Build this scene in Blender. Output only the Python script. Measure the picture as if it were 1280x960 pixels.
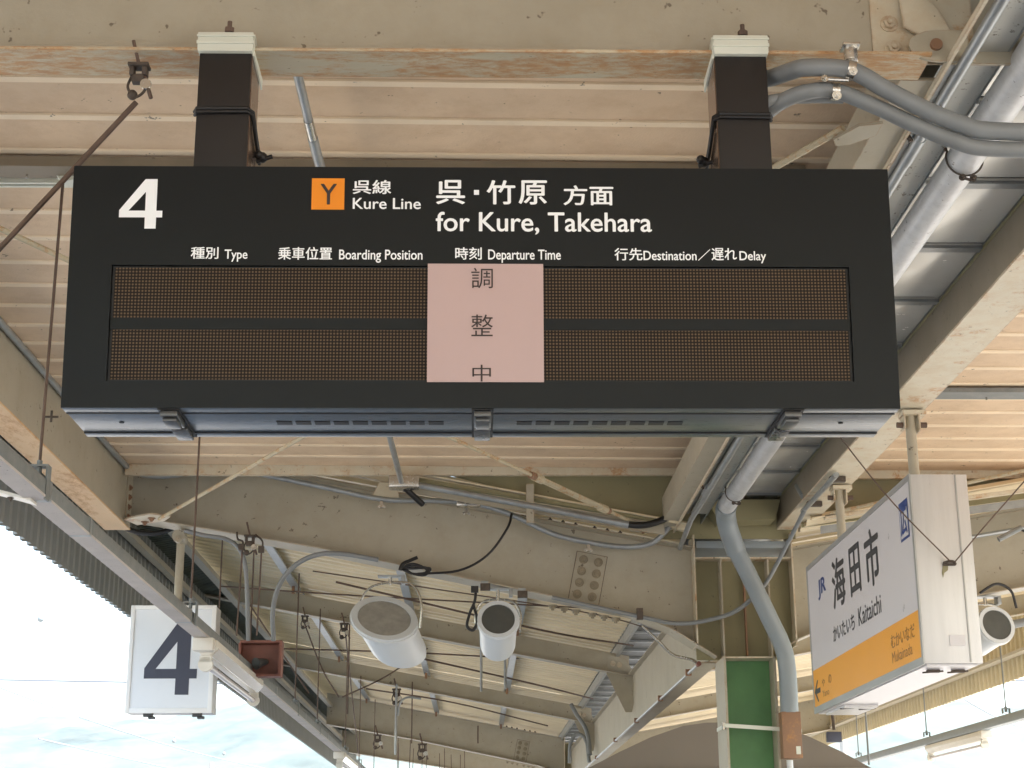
import bpy, bmesh, math, random
from mathutils import Vector, Matrix
random.seed(7)
S = bpy.context.scene
for o in list(bpy.data.objects): bpy.data.objects.remove(o)
C = S.collection
R = math.radians

# ------------------------------------------------------------------ camera, sky, sun, exposure
# world origin = the photographer's eye, 1.6 m above the platform; x right, y down the platform, z up
cam = bpy.data.cameras.new('camera'); cam.sensor_width = 36; cam.lens = 56.25; cam.clip_end = 6000; cam.clip_start = .05
co = bpy.data.objects.new('camera', cam); C.objects.link(co); S.camera = co
co.matrix_world = Matrix(((0.99976626, -0.00138529, -0.02157581, 0), (-0.02105297, -0.28947829, -0.95695303, 0),
                          (-0.00492007, 0.95718358, -0.28943979, 0), (0, 0, 0, 1)))
SUN_EL, SUN_AZ = R(58), R(118)      # azimuth measured clockwise from +y
W = bpy.data.worlds.new('World'); S.world = W; W.use_nodes = True
wn = W.node_tree; bg = wn.nodes['Background']
sky = wn.nodes.new('ShaderNodeTexSky'); sky.sky_type = 'NISHITA'; sky.sun_disc = False
sky.sun_elevation = SUN_EL; sky.sun_rotation = SUN_AZ; sky.air_density = 1.3; sky.dust_density = 1.2
wn.links.new(sky.outputs[0], bg.inputs[0]); bg.inputs[1].default_value = 0.15
sl = bpy.data.lights.new('sun', 'SUN'); sl.energy = 4.6; sl.angle = R(.5); sl.color = (1, .95, .87)
so = bpy.data.objects.new('sun', sl); C.objects.link(so)
sd = Vector((math.sin(SUN_AZ)*math.cos(SUN_EL), math.cos(SUN_AZ)*math.cos(SUN_EL), math.sin(SUN_EL)))
so.rotation_euler = (-sd).to_track_quat('-Z', 'Y').to_euler()
S.view_settings.view_transform = 'Standard'; S.view_settings.look = 'None'
S.view_settings.exposure = 2.0; S.view_settings.gamma = 1.0
S.cycles.max_bounces = 10; S.cycles.diffuse_bounces = 6

# ------------------------------------------------------------------ materials
def mat(name, col, rough=.55, metal=0., var=.10, vs=2.5, rust=0., rs=5., speck=0., ss=45., bump=0., bs=60., stretch=(1, 1, 1), dirt=None, dirtamt=0., edge=0.):
    m = bpy.data.materials.new(name); m.use_nodes = True; nt = m.node_tree; N = nt.nodes; L = nt.links
    b = N['Principled BSDF']; b.inputs['Roughness'].default_value = rough; b.inputs['Metallic'].default_value = metal
    geo = N.new('ShaderNodeNewGeometry'); mp = N.new('ShaderNodeMapping'); mp.inputs['Scale'].default_value = stretch
    L.new(geo.outputs['Position'], mp.inputs[0]); P = mp.outputs[0]
    def noise(sc, det=6, rg=.6):
        n = N.new('ShaderNodeTexNoise'); n.inputs['Scale'].default_value = sc; n.inputs['Detail'].default_value = det
        n.inputs['Roughness'].default_value = rg; L.new(P, n.inputs['Vector']); return n.outputs['Fac']
    def ramp(src, a, c):
        r = N.new('ShaderNodeMapRange'); r.inputs['From Min'].default_value = a; r.inputs['From Max'].default_value = c
        L.new(src, r.inputs['Value']); return r.outputs['Result']
    def mixc(f, a, c, k=1.):
        x = N.new('ShaderNodeMix'); x.data_type = 'RGBA'
        if k != 1.:
            mu = N.new('ShaderNodeMath'); mu.operation = 'MULTIPLY'; L.new(f, mu.inputs[0]); mu.inputs[1].default_value = k; f = mu.outputs[0]
        L.new(f, x.inputs[0])
        for s, v in ((6, a), (7, c)):
            if isinstance(v, tuple): x.inputs[s].default_value = v
            else: L.new(v, x.inputs[s])
        return x.outputs[2]
    lo = tuple(c*(1-var) for c in col)+(1,); hi = tuple(min(1, c*(1+var)) for c in col)+(1,)
    c = mixc(ramp(noise(vs), .3, .7), lo, hi)
    if dirt: c = mixc(ramp(noise(vs*3.1, 8, .7), .45, .75), c, tuple(dirt)+(1,), dirtamt)
    if rust:
        f = ramp(noise(rs, 10, .72), .72-rust*.32, .80-rust*.32)
        mu_ = N.new('ShaderNodeMath'); mu_.operation = 'MULTIPLY'; L.new(f, mu_.inputs[0]); L.new(ramp(noise(rs*7, 8, .8), .38, .56), mu_.inputs[1]); f = mu_.outputs[0]
        rc = mixc(noise(rs*6), (.30, .12, .035, 1), (.60, .32, .11, 1))
        c = mixc(f, c, rc, .85)
    if edge:       # rust creeping in from the worn edges of the plates
        bv = N.new('ShaderNodeBevel'); bv.samples = 4; bv.inputs['Radius'].default_value = edge
        dt = N.new('ShaderNodeVectorMath'); dt.operation = 'DOT_PRODUCT'; L.new(bv.outputs[0], dt.inputs[0]); L.new(geo.outputs['True Normal'], dt.inputs[1])
        em = N.new('ShaderNodeMath'); em.operation = 'MULTIPLY'; L.new(ramp(dt.outputs['Value'], .985, .90), em.inputs[0]); L.new(ramp(noise(9, 8, .75), .42, .60), em.inputs[1])
        c = mixc(em.outputs[0], c, (.33, .15, .055, 1), .9)
    if speck: c = mixc(ramp(noise(ss, 3, .8), .71-speck*.1, .745-speck*.1), c, (.09, .065, .04, 1), .75)
    L.new(c, b.inputs['Base Color'])
    rr = N.new('ShaderNodeMapRange'); L.new(noise(vs*4), rr.inputs['Value']); k_ = .1 if var > .03 else .015; rr.inputs['To Min'].default_value = max(.02, rough-k_); rr.inputs['To Max'].default_value = min(1, rough+k_)
    L.new(rr.outputs[0], b.inputs['Roughness'])
    if bump:
        bp = N.new('ShaderNodeBump'); bp.inputs['Strength'].default_value = bump; bp.inputs['Distance'].default_value = .01
        L.new(noise(bs, 4), bp.inputs['Height']); L.new(bp.outputs[0], b.inputs['Normal'])
    return m
M = {}
M['peach'] = mat('peach_paint', (.70, .52, .345), .6, var=.08, vs=1.6, speck=.38, ss=15, rust=.22, rs=1.6, bump=.25, bs=90, dirt=(.50, .33, .19), dirtamt=.55)
M['peach_rib'] = mat('pale_peach_rib_paint', (.84, .68, .48), .55, var=.08, vs=4, speck=.5, ss=14)
M['cream'] = mat('cream_paint', (.40, .36, .275), .5, var=.07, vs=1.5, speck=.55, ss=11, bump=.08, edge=.008, dirt=(.32, .27, .18), dirtamt=.5)
M['cream_rust'] = mat('rusty_cream_paint', (.60, .54, .41), .5, var=.06, rust=.55, rs=4.0, speck=.5, ss=20, bump=.1, edge=.012, dirt=(.5, .33, .16), dirtamt=.5)
M['flange_rust'] = mat('worn_flange_paint', (.52, .46, .325), .55, var=.10, rust=.92, rs=2.2, speck=.6, ss=30, bump=.15, stretch=(.8, 2.5, 2.5), edge=.008)
M['orange_under'] = mat('rust_stained_flange', (.70, .47, .25), .55, var=.14, rust=.75, rs=2.5, speck=.3, stretch=(1, .4, 1))
M['sheet'] = mat('cream_roof_sheet', (.78, .67, .47), .5, var=.09, vs=1.2, dirt=(.6, .47, .28), dirtamt=.5, stretch=(.35, 1, 1))
M['bolt_grime_shade'] = mat('grimy_shaded_bolt_paint', (.27, .225, .15), .5, var=.2, vs=20, rust=.3, rs=20)  # grime plus the bolts' shading, both put into a darker colour
M['gutter_dark'] = mat('weathered_gutter_metal', (.12, .125, .12), .45, .3, var=.2, vs=3)
M['brown_with_shade'] = mat('brown_grey_with_beam_shade', (.235, .195, .14), .55, var=.1, vs=1.5, speck=.5, ss=12, dirt=(.16, .14, .09), dirtamt=.5)  # purlin's own brown grey; on the right beam, side shade put into colour
M['latch'] = mat('dark_latch_metal', (.10, .10, .10), .3, .6, var=.1)
M['galv'] = mat('galvanised_steel', (.34, .355, .355), .36, .5, var=.14, vs=9, speck=.3, ss=50, bump=.05)
M['galv_strip'] = mat('galvanised_gutter', (.50, .50, .46), .4, .35, var=.1, vs=4, speck=.9, ss=26)
M['silver'] = mat('silver_gutter_panel', (.80, .79, .74), .24, .3, var=.05, vs=2, bump=.02, bs=8, speck=.2, ss=18)
M['pipe'] = mat('white_drain_pipe', (.62, .62, .61), .42, .1, var=.08, vs=6, speck=.45, ss=22, dirt=(.42, .40, .38), dirtamt=.5)
M['grey_pvc'] = mat('grey_pvc', (.25, .28, .29), .4, var=.07, vs=5)
M['grey_tube'] = mat('grey_flexible_tube', (.21, .22, .22), .42, var=.08, vs=8)
M['steel'] = mat('bright_steel', (.60, .58, .53), .25, .9, var=.1, vs=14)
M['dark_iron'] = mat('dark_rusted_iron', (.085, .065, .05), .7, .2, var=.3, vs=30, rust=.35, rs=25)
M['rod'] = mat('brown_rusted_rod', (.115, .075, .055), .75, var=.35, vs=7)
M['cream_rod'] = mat('cream_brace_rod', (.50, .43, .29), .6, var=.1, rust=.7, rs=9)
M['raceway'] = mat('grey_raceway', (.19, .205, .20), .5, .15, var=.1, vs=3, speck=.3, dirt=(.4, .36, .33), dirtamt=.35)
M['raceway_under'] = mat('pale_raceway_lid', (.50, .45, .41), .55, var=.12, vs=4, speck=.5)
M['fascia'] = mat('grey_corrugated_sheet', (.23, .235, .215), .55, var=.08, vs=2)
M['fascia_cream'] = mat('cream_corrugated_sheet', (.56, .49, .33), .55, var=.08, vs=2)
M['sign_black'] = mat('sign_black_face', (.0045, .0060, .0068), .42, var=.1, vs=5, bump=.02, bs=300)
M['sign_groove'] = mat('sign_groove', (.006, .006, .007), .5, var=.05)
M['sign_steel'] = mat('brushed_sign_steel', (.17, .185, .20), .30, 1., var=.04, vs=3, bump=.03, bs=5, stretch=(1, 18, 1))
M['post_brown'] = mat('dark_brown_post', (.012, .009, .008), .5, var=.1, vs=6)
M['post_side'] = mat('brown_post_side', (.25, .18, .14), .25, .75, var=.06)
M['clamp_white'] = mat('ivory_clamp', (.66, .67, .57), .4, var=.05)
M['black_rubber'] = mat('black_cable', (.012, .011, .011), .5, var=.2)
M['pink_paper'] = mat('pink_paper', (.50, .355, .335), .62, var=.015, vs=4)
M['ink'] = mat('dark_ink', (.035, .022, .02), .6, var=.1)
M['white_print'] = mat('white_print', (.90, .91, .92), .5, var=.02)
M['orange_print'] = mat('orange_print', (.82, .25, .002), .5, var=.02)
M['station_orange'] = mat('station_orange', (.86, .37, .03), .35, var=.02)
M['station_white'] = mat('station_white', (.66, .63, .64), .28, var=.02, vs=1)
M['station_text'] = mat('station_dark_text', (.035, .035, .04), .4, var=.05)
M['station_brown'] = mat('station_brown_text', (.36, .17, .035), .5, var=.05)
M['station_blue'] = mat('station_blue', (.02, .055, .22), .4, var=.04)
M['alu'] = mat('aluminium_casing', (.60, .585, .575), .38, .35, var=.05, vs=5, stretch=(6, 1, .4), speck=.2, ss=30)
M['alu_dark'] = mat('aluminium_trim', (.42, .42, .41), .35, .4, var=.05)
M['four_face'] = mat('number_sign_face', (.74, .77, .80), .35, var=.03, vs=2)
M['four_text'] = mat('number_sign_text', (.04, .045, .075), .45, var=.06)
M['frame_white'] = mat('white_frame', (.82, .82, .80), .4, var=.04)
M['speaker'] = mat('white_speaker_shell', (.62, .65, .67), .30, 0, var=.02, vs=2)
M['speaker_mesh'] = mat('speaker_grey_plate', (.30, .29, .26), .6, var=.18, vs=12)
M['speaker_dark'] = mat('speaker_dark_plate', (.075, .078, .072), .5, var=.12, vs=12)
M['green'] = mat('green_column_paint', (.095, .235, .085), .5, var=.14, vs=5, dirt=(.10, .26, .10), dirtamt=.4)
M['rust_box'] = mat('rusty_box_paint', (.27, .15, .085), .6, var=.2, rust=.5, rs=10)
M['red_box'] = mat('red_oxide_box', (.22, .085, .06), .6, var=.15, vs=8)
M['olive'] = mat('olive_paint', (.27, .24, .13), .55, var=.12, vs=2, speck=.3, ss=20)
M['taupe'] = mat('taupe_roof', (.20, .165, .13), .7, var=.05)
M['light_white'] = mat('lamp_housing', (.70, .66, .58), .35, var=.05, vs=8)
M['tube_glass'] = mat('fluorescent_tube', (.62, .58, .60), .15, var=.02)
M['reflector'] = mat('lamp_reflector', (.74, .68, .60), .12, .5, var=.03)
M['mesh_dark'] = mat('dark_corrugated_roof', (.075, .085, .06), .6, var=.35, vs=14)
M['concrete'] = mat('platform_concrete', (.40, .375, .34), .8, var=.12, vs=.8, speck=.3)
M['ballast'] = mat('track_ballast', (.33, .305, .27), .9, var=.3, vs=6, bump=.5, bs=20)
M['hill'] = mat('wooded_hillside', (.09, .12, .10), .9, var=.5, vs=.022, dirt=(.20, .21, .17), dirtamt=.4)
M['wire_far'] = mat('overhead_wire', (.22, .24, .27), .5, var=.1)
def led_material():
    M['sign_black'].node_tree.nodes['Principled BSDF'].inputs['Specular IOR Level'].default_value = .25
    m = bpy.data.materials.new('led_dot_matrix'); m.use_nodes = True; nt = m.node_tree; N = nt.nodes; L = nt.links
    b = N['Principled BSDF']; b.inputs['Roughness'].default_value = .5; b.inputs['Specular IOR Level'].default_value = .15
    tc = N.new('ShaderNodeTexCoord'); sc = N.new('ShaderNodeVectorMath'); sc.operation = 'SCALE'; sc.inputs['Scale'].default_value = 1/.0104
    L.new(tc.outputs['Object'], sc.inputs[0]); fr = N.new('ShaderNodeVectorMath'); fr.operation = 'FRACTION'; L.new(sc.outputs[0], fr.inputs[0])
    sp = N.new('ShaderNodeSeparateXYZ'); L.new(fr.outputs[0], sp.inputs[0])
    def ax(o):
        a = N.new('ShaderNodeMath'); a.operation = 'SUBTRACT'; L.new(o, a.inputs[0]); a.inputs[1].default_value = .5
        p = N.new('ShaderNodeMath'); p.operation = 'MULTIPLY'; L.new(a.outputs[0], p.inputs[0]); L.new(a.outputs[0], p.inputs[1]); return p.outputs[0]
    ad = N.new('ShaderNodeMath'); ad.operation = 'ADD'; L.new(ax(sp.outputs['X']), ad.inputs[0]); L.new(ax(sp.outputs['Z']), ad.inputs[1])
    mr = N.new('ShaderNodeMapRange'); mr.inputs['From Min'].default_value = .13; mr.inputs['From Max'].default_value = .05; L.new(ad.outputs[0], mr.inputs['Value'])
    no = N.new('ShaderNodeTexNoise'); no.inputs['Scale'].default_value = 9; L.new(tc.outputs['Object'], no.inputs['Vector'])
    c1 = N.new('ShaderNodeMix'); c1.data_type = 'RGBA'; L.new(no.outputs[0], c1.inputs[0]); c1.inputs[6].default_value = (.012, .008, .0055, 1); c1.inputs[7].default_value = (.018, .012, .009, 1)
    c2 = N.new('ShaderNodeMix'); c2.data_type = 'RGBA'; L.new(mr.outputs[0], c2.inputs[0]); L.new(c1.outputs[2], c2.inputs[6]); c2.inputs[7].default_value = (.13, .088, .054, 1)
    L.new(c2.outputs[2], b.inputs['Base Color']); return m
M['led'] = led_material()

# ------------------------------------------------------------------ geometry helpers
class G:
    def __init__(s): s.v = []; s.f = []
    def add(s, vs, fs):
        n = len(s.v); s.v += [tuple(v) for v in vs]; s.f += [tuple(i+n for i in f) for f in fs]; return s
    def box(s, a, b):
        x0, y0, z0 = a; x1, y1, z1 = b
        return s.hexa([(x0, y0, z0), (x1, y0, z0), (x1, y1, z0), (x0, y1, z0), (x0, y0, z1), (x1, y0, z1), (x1, y1, z1), (x0, y1, z1)])
    def hexa(s, p): return s.add(p, [(3, 2, 1, 0), (4, 5, 6, 7), (0, 1, 5, 4), (1, 2, 6, 5), (2, 3, 7, 6), (3, 0, 4, 7)])
    def prism(s, pts, d):            # closed planar polygon pts swept by vector d
        n = len(pts); d = Vector(d); p = [Vector(q) for q in pts]
        return s.add(p+[q+d for q in p], [tuple(range(n))[::-1], tuple(range(n, 2*n))]+[(i, (i+1) % n, n+(i+1) % n, n+i) for i in range(n)])
    def tube(s, pts, r, n=10, caps=True):
        P = [Vector(p) for p in pts]; k = len(P); rr = r if isinstance(r, (list, tuple)) else [r]*k
        prev = None; vs = []
        for i, p in enumerate(P):
            t = (P[min(i+1, k-1)]-P[max(i-1, 0)]).normalized()
            if prev is None:
                u = t.orthogonal().normalized()
            else:
                u = (prev-t*prev.dot(t)).normalized()
            prev = u; w = t.cross(u)
            for j in range(n):
                a = 2*math.pi*j/n; vs.append(p+(u*math.cos(a)+w*math.sin(a))*rr[i])
        fs = [(i*n+j, i*n+(j+1) % n, (i+1)*n+(j+1) % n, (i+1)*n+j) for i in range(k-1) for j in range(n)]
        if caps: fs += [tuple(range(n))[::-1], tuple(range((k-1)*n, k*n))]
        return s.add(vs, fs)
    def ball(s, c, r, n=8):
        c = Vector(c); pts = [c+Vector((0, 0, -r*math.cos(math.pi*i/6))) for i in range(7)]
        return s.tube(pts, [max(.0001, r*math.sin(math.pi*i/6)) for i in range(7)], n)
    def hexbolt(s, c, axis, r=.012, h=.01, washer=True):
        c = Vector(c); a = Vector(axis).normalized()
        if washer: s.tube([c, c+a*h*.35], r*1.45, 12)
        s.tube([c+a*h*.3, c+a*h*1.3], r, 6); s.tube([c+a*h*1.3, c+a*h*2.1], r*.5, 8); return s
def smoothpath(pts, n=8):            # Catmull-Rom through the points
    P = [Vector(p) for p in pts]; P = [P[0]*2-P[1]]+P+[P[-1]*2-P[-2]]; out = []
    for i in range(1, len(P)-2):
        for j in range(n):
            t = j/n; a, b, c, d = P[i-1:i+3]
            out.append(.5*((2*b)+(c-a)*t+(2*a-5*b+4*c-d)*t*t+(3*b-a-3*c+d)*t**3))
    return out+[P[-2]]
def empty(name, loc):
    o = bpy.data.objects.new(name, None); C.objects.link(o); o.location = loc; o.empty_display_size = .1; return o
def tag(o, label=None, cat=None, group=None, kind=None):
    for k, v in (('label', label), ('category', cat), ('group', group), ('kind', kind)):
        if v: o[k] = v
    return o
def thing(name, label, cat, loc=(0, 0, 0), group=None): return tag(empty(name, loc), label, cat, group)
def wpos(o):
    p = Vector(o.location)
    while o.parent: o = o.parent; p += Vector(o.location)
    return p
def part(name, g, m, parent=None, bevel=0., label=None, smooth=True, kind=None):
    me = bpy.data.meshes.new(name); lo = [min(v[i] for v in g.v) for i in range(3)]; hi = [max(v[i] for v in g.v) for i in range(3)]
    c = Vector([(a+b)/2 for a, b in zip(lo, hi)])
    me.from_pydata([Vector(v)-c for v in g.v], [], g.f); me.update()
    if bevel:
        bm = bmesh.new(); bm.from_mesh(me); bmesh.ops.recalc_face_normals(bm, faces=bm.faces)
        es = [e for e in bm.edges if len(e.link_faces) == 2 and e.calc_face_angle(0) > .6]
        bmesh.ops.bevel(bm, geom=es, offset=bevel, segments=2, affect='EDGES', profile=.6); bm.to_mesh(me); bm.free()
    else:
        bm = bmesh.new(); bm.from_mesh(me); bmesh.ops.recalc_face_normals(bm, faces=bm.faces); bm.to_mesh(me); bm.free()
    if smooth:
        me.polygons.foreach_set('use_smooth', [True]*len(me.polygons)); me.set_sharp_from_angle(angle=R(38))
    mm = m if isinstance(m, bpy.types.Material) else M[m]; me.materials.append(mm)
    o = bpy.data.objects.new(name, me); C.objects.link(o); o.location = c
    if parent is not None:
        o.parent = parent; o.location = c-wpos(parent)
    if label: o['label'] = label
    if kind: o['kind'] = kind
    return o
def setting(name, g, m, **k):
    o = part(name, g, m, **k); o['kind'] = 'structure'; return o
def share(o, parent, delta, name=None):      # a repeat of a piece, sharing its mesh, moved by delta
    c = o.copy(); C.objects.link(c); c.parent = parent; c.location = Vector(o.location)+Vector(delta); return c
def copy_thing(o, delta, label):
    c = o.copy(); C.objects.link(c); c.location = Vector(o.location)+Vector(delta); c['label'] = label
    for ch in o.children:
        d = ch.copy(); C.objects.link(d); d.parent = c
        for g in ch.children:
            e = g.copy(); C.objects.link(e); e.parent = d
    return c
# ---- lettering: each line fitted to its box on a surface (uv -> world)
def text_raw(s, bold=0.):
    cu = bpy.data.curves.new('lettering', 'FONT'); cu.body = s; cu.size = 1; cu.resolution_u = 4
    o = bpy.data.objects.new('lettering', cu); C.objects.link(o); bpy.context.view_layer.update()
    me = bpy.data.meshes.new_from_object(o.evaluated_get(bpy.context.evaluated_depsgraph_get()))
    b0 = [(v.co.x, v.co.y) for v in me.vertices]; f0 = [tuple(p.vertices) for p in me.polygons]; vs = []; fs = []
    for k, (dx, dy) in enumerate(((0, 0), (1, 0), (-1, 0), (0, .8), (0, -.8)) if bold else ((0, 0),)):
        n = len(vs); vs += [(x+dx*bold, y+dy*bold, k) for x, y in b0]; fs += [tuple(i+n for i in f) for f in f0]
    bpy.data.objects.remove(o); bpy.data.curves.remove(cu); bpy.data.meshes.remove(me); return vs, fs
def place_print(vs, fs, box, surf, m, parent, name='lettering', label=None):
    u0, v0, u1, v1 = box; xs = [v[0] for v in vs]; ys = [v[1] for v in vs]
    ax, bx, ay, by = min(xs), max(xs), min(ys), max(ys)
    g = G(); g.add([surf(u0+(q[0]-ax)/(bx-ax)*(u1-u0), v0+(q[1]-ay)/(by-ay)*(v1-v0), (q[2] if len(q) > 2 else 0)*.00015) for q in vs], fs)
    o = part(name, g, m, parent, smooth=False)
    if label: o['label'] = label
    return o
def text(s, box, surf, m, parent, bold=0., label=None):
    vs, fs = text_raw(s, bold); return place_print(vs, fs, box, surf, m, parent, label=label)
def poly_print(pts, fs, box, surf, m, parent, name='lettering', label=None): return place_print(pts, fs, box, surf, m, parent, name, label)
FOUR = ([(.58, 1), (.86, 1), (.86, .36), (1, .36), (1, .225), (.86, .225), (.86, 0), (.60, 0), (.60, .225), (0, .225), (0, .37), (.60, .36), (.60, .74), (.215, .36)],
        [(0, 10, 13, 12), (12, 11, 2, 1, 0), (10, 9, 8, 11, 13), (11, 8, 5, 2), (2, 5, 4, 3), (8, 7, 6, 5)])

# ------------------------------------------------------------------ the ground, far hills
g = G(); g.add([(-3.9, -14, -1.6), (8.2, -14, -1.6), (8.2, 120, -1.6), (-3.9, 120, -1.6)], [(0, 1, 2, 3)]); setting('platform_floor', g, 'concrete')
g = G(); g.box((-4.05, -14, -2.65), (-3.9, 120, -1.6)); g.box((8.2, -14, -2.65), (8.35, 120, -1.6)); setting('platform_edge', g, 'concrete')
g = G(); g.add([(-3000, -3000, -2.66), (3000, -3000, -2.66), (3000, 3000, -2.66), (-3000, 3000, -2.66)], [(0, 1, 2, 3)]); setting('ground', g, 'ballast')
def hill(name, x0, x1, y0, hfun, seed, nx=150, ny=26):
    rnd = random.Random(seed); ph = [rnd.random()*6.3 for _ in range(16)]; g = G(); vs = []
    for j in range(ny+1):
        for i in range(nx+1):
            x = x0+(x1-x0)*i/nx; t = j/ny; y = y0+t*420
            h = hfun(x)*math.sin(min(1, t*1.15)*math.pi/2)**.9
            h += (4*math.sin(x/41+ph[0]+t*3)+3*math.sin(x/17+ph[1]+t*9)+2.2*math.sin(x/7.3+ph[2]+t*23))*t+rnd.uniform(-1.6, 2.2)*(.3+t)
            vs.append((x, y, -2.6+max(0, h)))
    fs = [(j*(nx+1)+i, j*(nx+1)+i+1, (j+1)*(nx+1)+i+1, (j+1)*(nx+1)+i) for j in range(ny) for i in range(nx)]
    g.add(vs, fs); return setting(name, g, 'hill')
hill('hill', -900, 900, 700, lambda x: 92+16*math.sin(x/160+1.2)+.03*abs(x), 3)

# ------------------------------------------------------------------ platform roof
def deck_z(x): return 3.068-.008*x if x < 2 else 3.045
def deck(name, x0, x1, y0, y1, label):
    t = thing(name, label, 'roof deck', ((x0+x1)/2, (y0+y1)/2, deck_z((x0+x1)/2)))
    p = .345; y = 5.93-.345*9; first = None; k = 0
    while y < y1-.02:
        yb = min(y+p, y1)
        if y+p > y0 > y: y = y0
        full = yb-y > p-.01
        if yb > y0:
            za, zb = deck_z(x0), deck_z(x1)
            prof = [(0, 0), (p-.001, 0), (p-.001, .03), (0, .03)]
            if yb-y < p-.01:
                w = yb-y; prof = [(0, 0), (w, 0), (w, .03), (0, .03)]; g = None
            if first is None or yb-y < p-.01:
                g = G(); A = [(x0, y+a, za+b) for a, b in prof]; B = [(x1, y+a, zb+b) for a, b in prof]; n = len(prof)
                g.add(A+B, [tuple(range(n)), tuple(range(n, 2*n))[::-1]]+[(i, (i+1) % n, n+(i+1) % n, n+i) for i in range(n)])
                o = part('deck_panel', g, 'peach', t, smooth=False)
                if first is None and yb-y > p-.01:
                    first = o; fy = y
                    q = [(p-.056, -.001), (p-.052, -.0095), (p-.008, -.0095), (p-.004, -.001)]; n = len(q); g = G()
                    g.add([(x0, y+a, za+b) for a, b in q]+[(x1, y+a, zb+b) for a, b in q], [tuple(range(n)), tuple(range(n, 2*n))[::-1]]+[(i, (i+1) % n, n+(i+1) % n, n+i) for i in range(n)])
                    rib = part('seam_rib', g, 'peach_rib', t, smooth=False)
            else:
                dz = random.uniform(-.0025, .0025); share(first, t, (random.uniform(-.004, .004), y-fy, dz)); share(rib, t, (0, y-fy, dz))
        y = yb if yb-y < p-.01 else y+p
    return t
deck('roof_deck', -3.38, 1.72, 4.965, 12.42, 'ribbed salmon pink roof deck behind the departure board')
deck('roof_deck', 2.62, 7.3, 4.965, 12.45, 'ribbed salmon pink roof deck right of the slanted beam on the right')
# unseen roof over the photographer's head, drawn back to dim the light from behind
g = G(); g.box((-3.45, -11, 3.30), (7.7, 5.0, 3.33)); setting('near_roof', g, 'peach')
g = G(); g.box((-3.4, 4.97, 3.16), (1.9, 12.42, 3.2))
g.box((2.5, 4.97, 3.16), (7.6, 12.5, 3.2))
g.box((-3.5, -7, 3.60), (7.7, 13.6, 3.63)); g.hexa([(1.4, 13.0, 2.72), (2.75, 13.0, 2.72), (2.75, 46, 2.72), (1.4, 46, 2.72), (1.4, 13.0, 2.75), (2.75, 13.0, 2.75), (2.75, 46, 2.75), (1.4, 46, 2.75)])
setting('sun_leak_cover', g, 'galv')  # unseen cover sheets added to stop sun leaking through roof gaps

def purlin(x0, x1, y, w, h, label, m='galv'):
    t = thing('purlin', label, 'roof purlin', ((x0+x1)/2, y, deck_z((x0+x1)/2)), 'cross purlins under the salmon decks')
    def zz(x): return deck_z(x)-.024
    part('web', G().hexa([(x0, y, zz(x0)-h), (x1, y, zz(x1)-h), (x1, y+.008, zz(x1)-h), (x0, y+.008, zz(x0)-h), (x0, y, zz(x0)), (x1, y, zz(x1)), (x1, y+.008, zz(x1)), (x0, y+.008, zz(x0))]), m, t)
    part('flange', G().hexa([(x0, y+.009, zz(x0)-h), (x1, y+.009, zz(x1)-h), (x1, y+w, zz(x1)-h), (x0, y+w, zz(x0)-h), (x0, y+.009, zz(x0)-h+.008), (x1, y+.009, zz(x1)-h+.008), (x1, y+w, zz(x1)-h+.008), (x0, y+w, zz(x0)-h+.008)]), m, t)
    first = None
    for i in range(int((x1-x0)/.55)):
        x = x0+.2+i*.55+random.uniform(-.1, .1)
        if first is None: first = part('screw', G().tube([(x, y+w*.7, zz(x)-h), (x, y+w*.7, zz(x)-h-.018)], .006, 6), 'steel', t); fx = x
        else: share(first, t, (x-fx, 0, zz(x)-zz(fx)))
    return t
purlin(-2.82, 1.48, 6.60, .13, .05, 'brown grey purlin just above the departure board', 'brown_with_shade')
purlin(2.72, 7.4, 10.06, .17, .03, 'grey purlin above the white station name sign', 'raceway')
t = thing('channel_rail', 'thin pale rail with dark slot left of the departure board', 'rail', (-2.3, 6.8, 3.0))
part('channel', G().box((-2.9, 6.76, 3.0), (-1.86, 6.775, 3.03)).box((-2.9, 6.80, 3.0), (-1.86, 6.815, 3.03)), 'clamp_white', t)
part('channel_bed', G().box((-2.9, 6.776, 3.018), (-1.86, 6.799, 3.03)), 'black_rubber', t)
part('bracket', G().prism([(-1.93, 6.7, 3.03), (-1.78, 6.7, 3.03), (-1.80, 6.7, 2.99), (-1.88, 6.7, 2.985)], (0, .08, 0)), 'clamp_white', t)

# ---- long beams along the platform
def long_beam(label, xw, dirn, w, y0, y1, zb, zt, under, web_m, extra=None, cut=None):
    """channel whose flat web is at x = xw and whose flanges reach w to the side dirn"""
    t = thing('long_beam', label, 'steel beam', (xw, (y0+y1)/2, zb), 'long roof beams over the platform')
    a, b = sorted((xw, xw+dirn*.012)); part('web', G().box((a, y0, zb+.013), (b, y1, zt)), web_m, t)
    a, b = sorted((xw-dirn*.003, xw+dirn*w)); part('flange', G().box((a, y0, zb), (b, y1, zb+.012)), under, t)
    a, b = sorted((xw+dirn*.013, xw+dirn*w)); part('flange', G().box((a, y0, zt-.012), (b, y1, zt)), web_m, t)
    return t
LB = long_beam('cream beam with orange rusted underside at far left', -2.82, -1, .20, -7, 12.84, 2.64, 3.10, 'orange_under', 'cream')
MBm = long_beam('cream beam running back beside the white drain pipe', 1.485, 1, .145, 5.04, 12.84, 2.64, 2.845, 'cream', 'cream')
RB = long_beam('cream beam, shaded side coloured brown, that carries the station name sign', 2.455, 1, .25, -7, 12.84, 2.64, 2.88, 'cream_rust', 'brown_with_shade')
part('stain_strip', G().box((2.452, 4, 2.86), (2.4549, 12.8, 2.879)), 'olive', RB)
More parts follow.
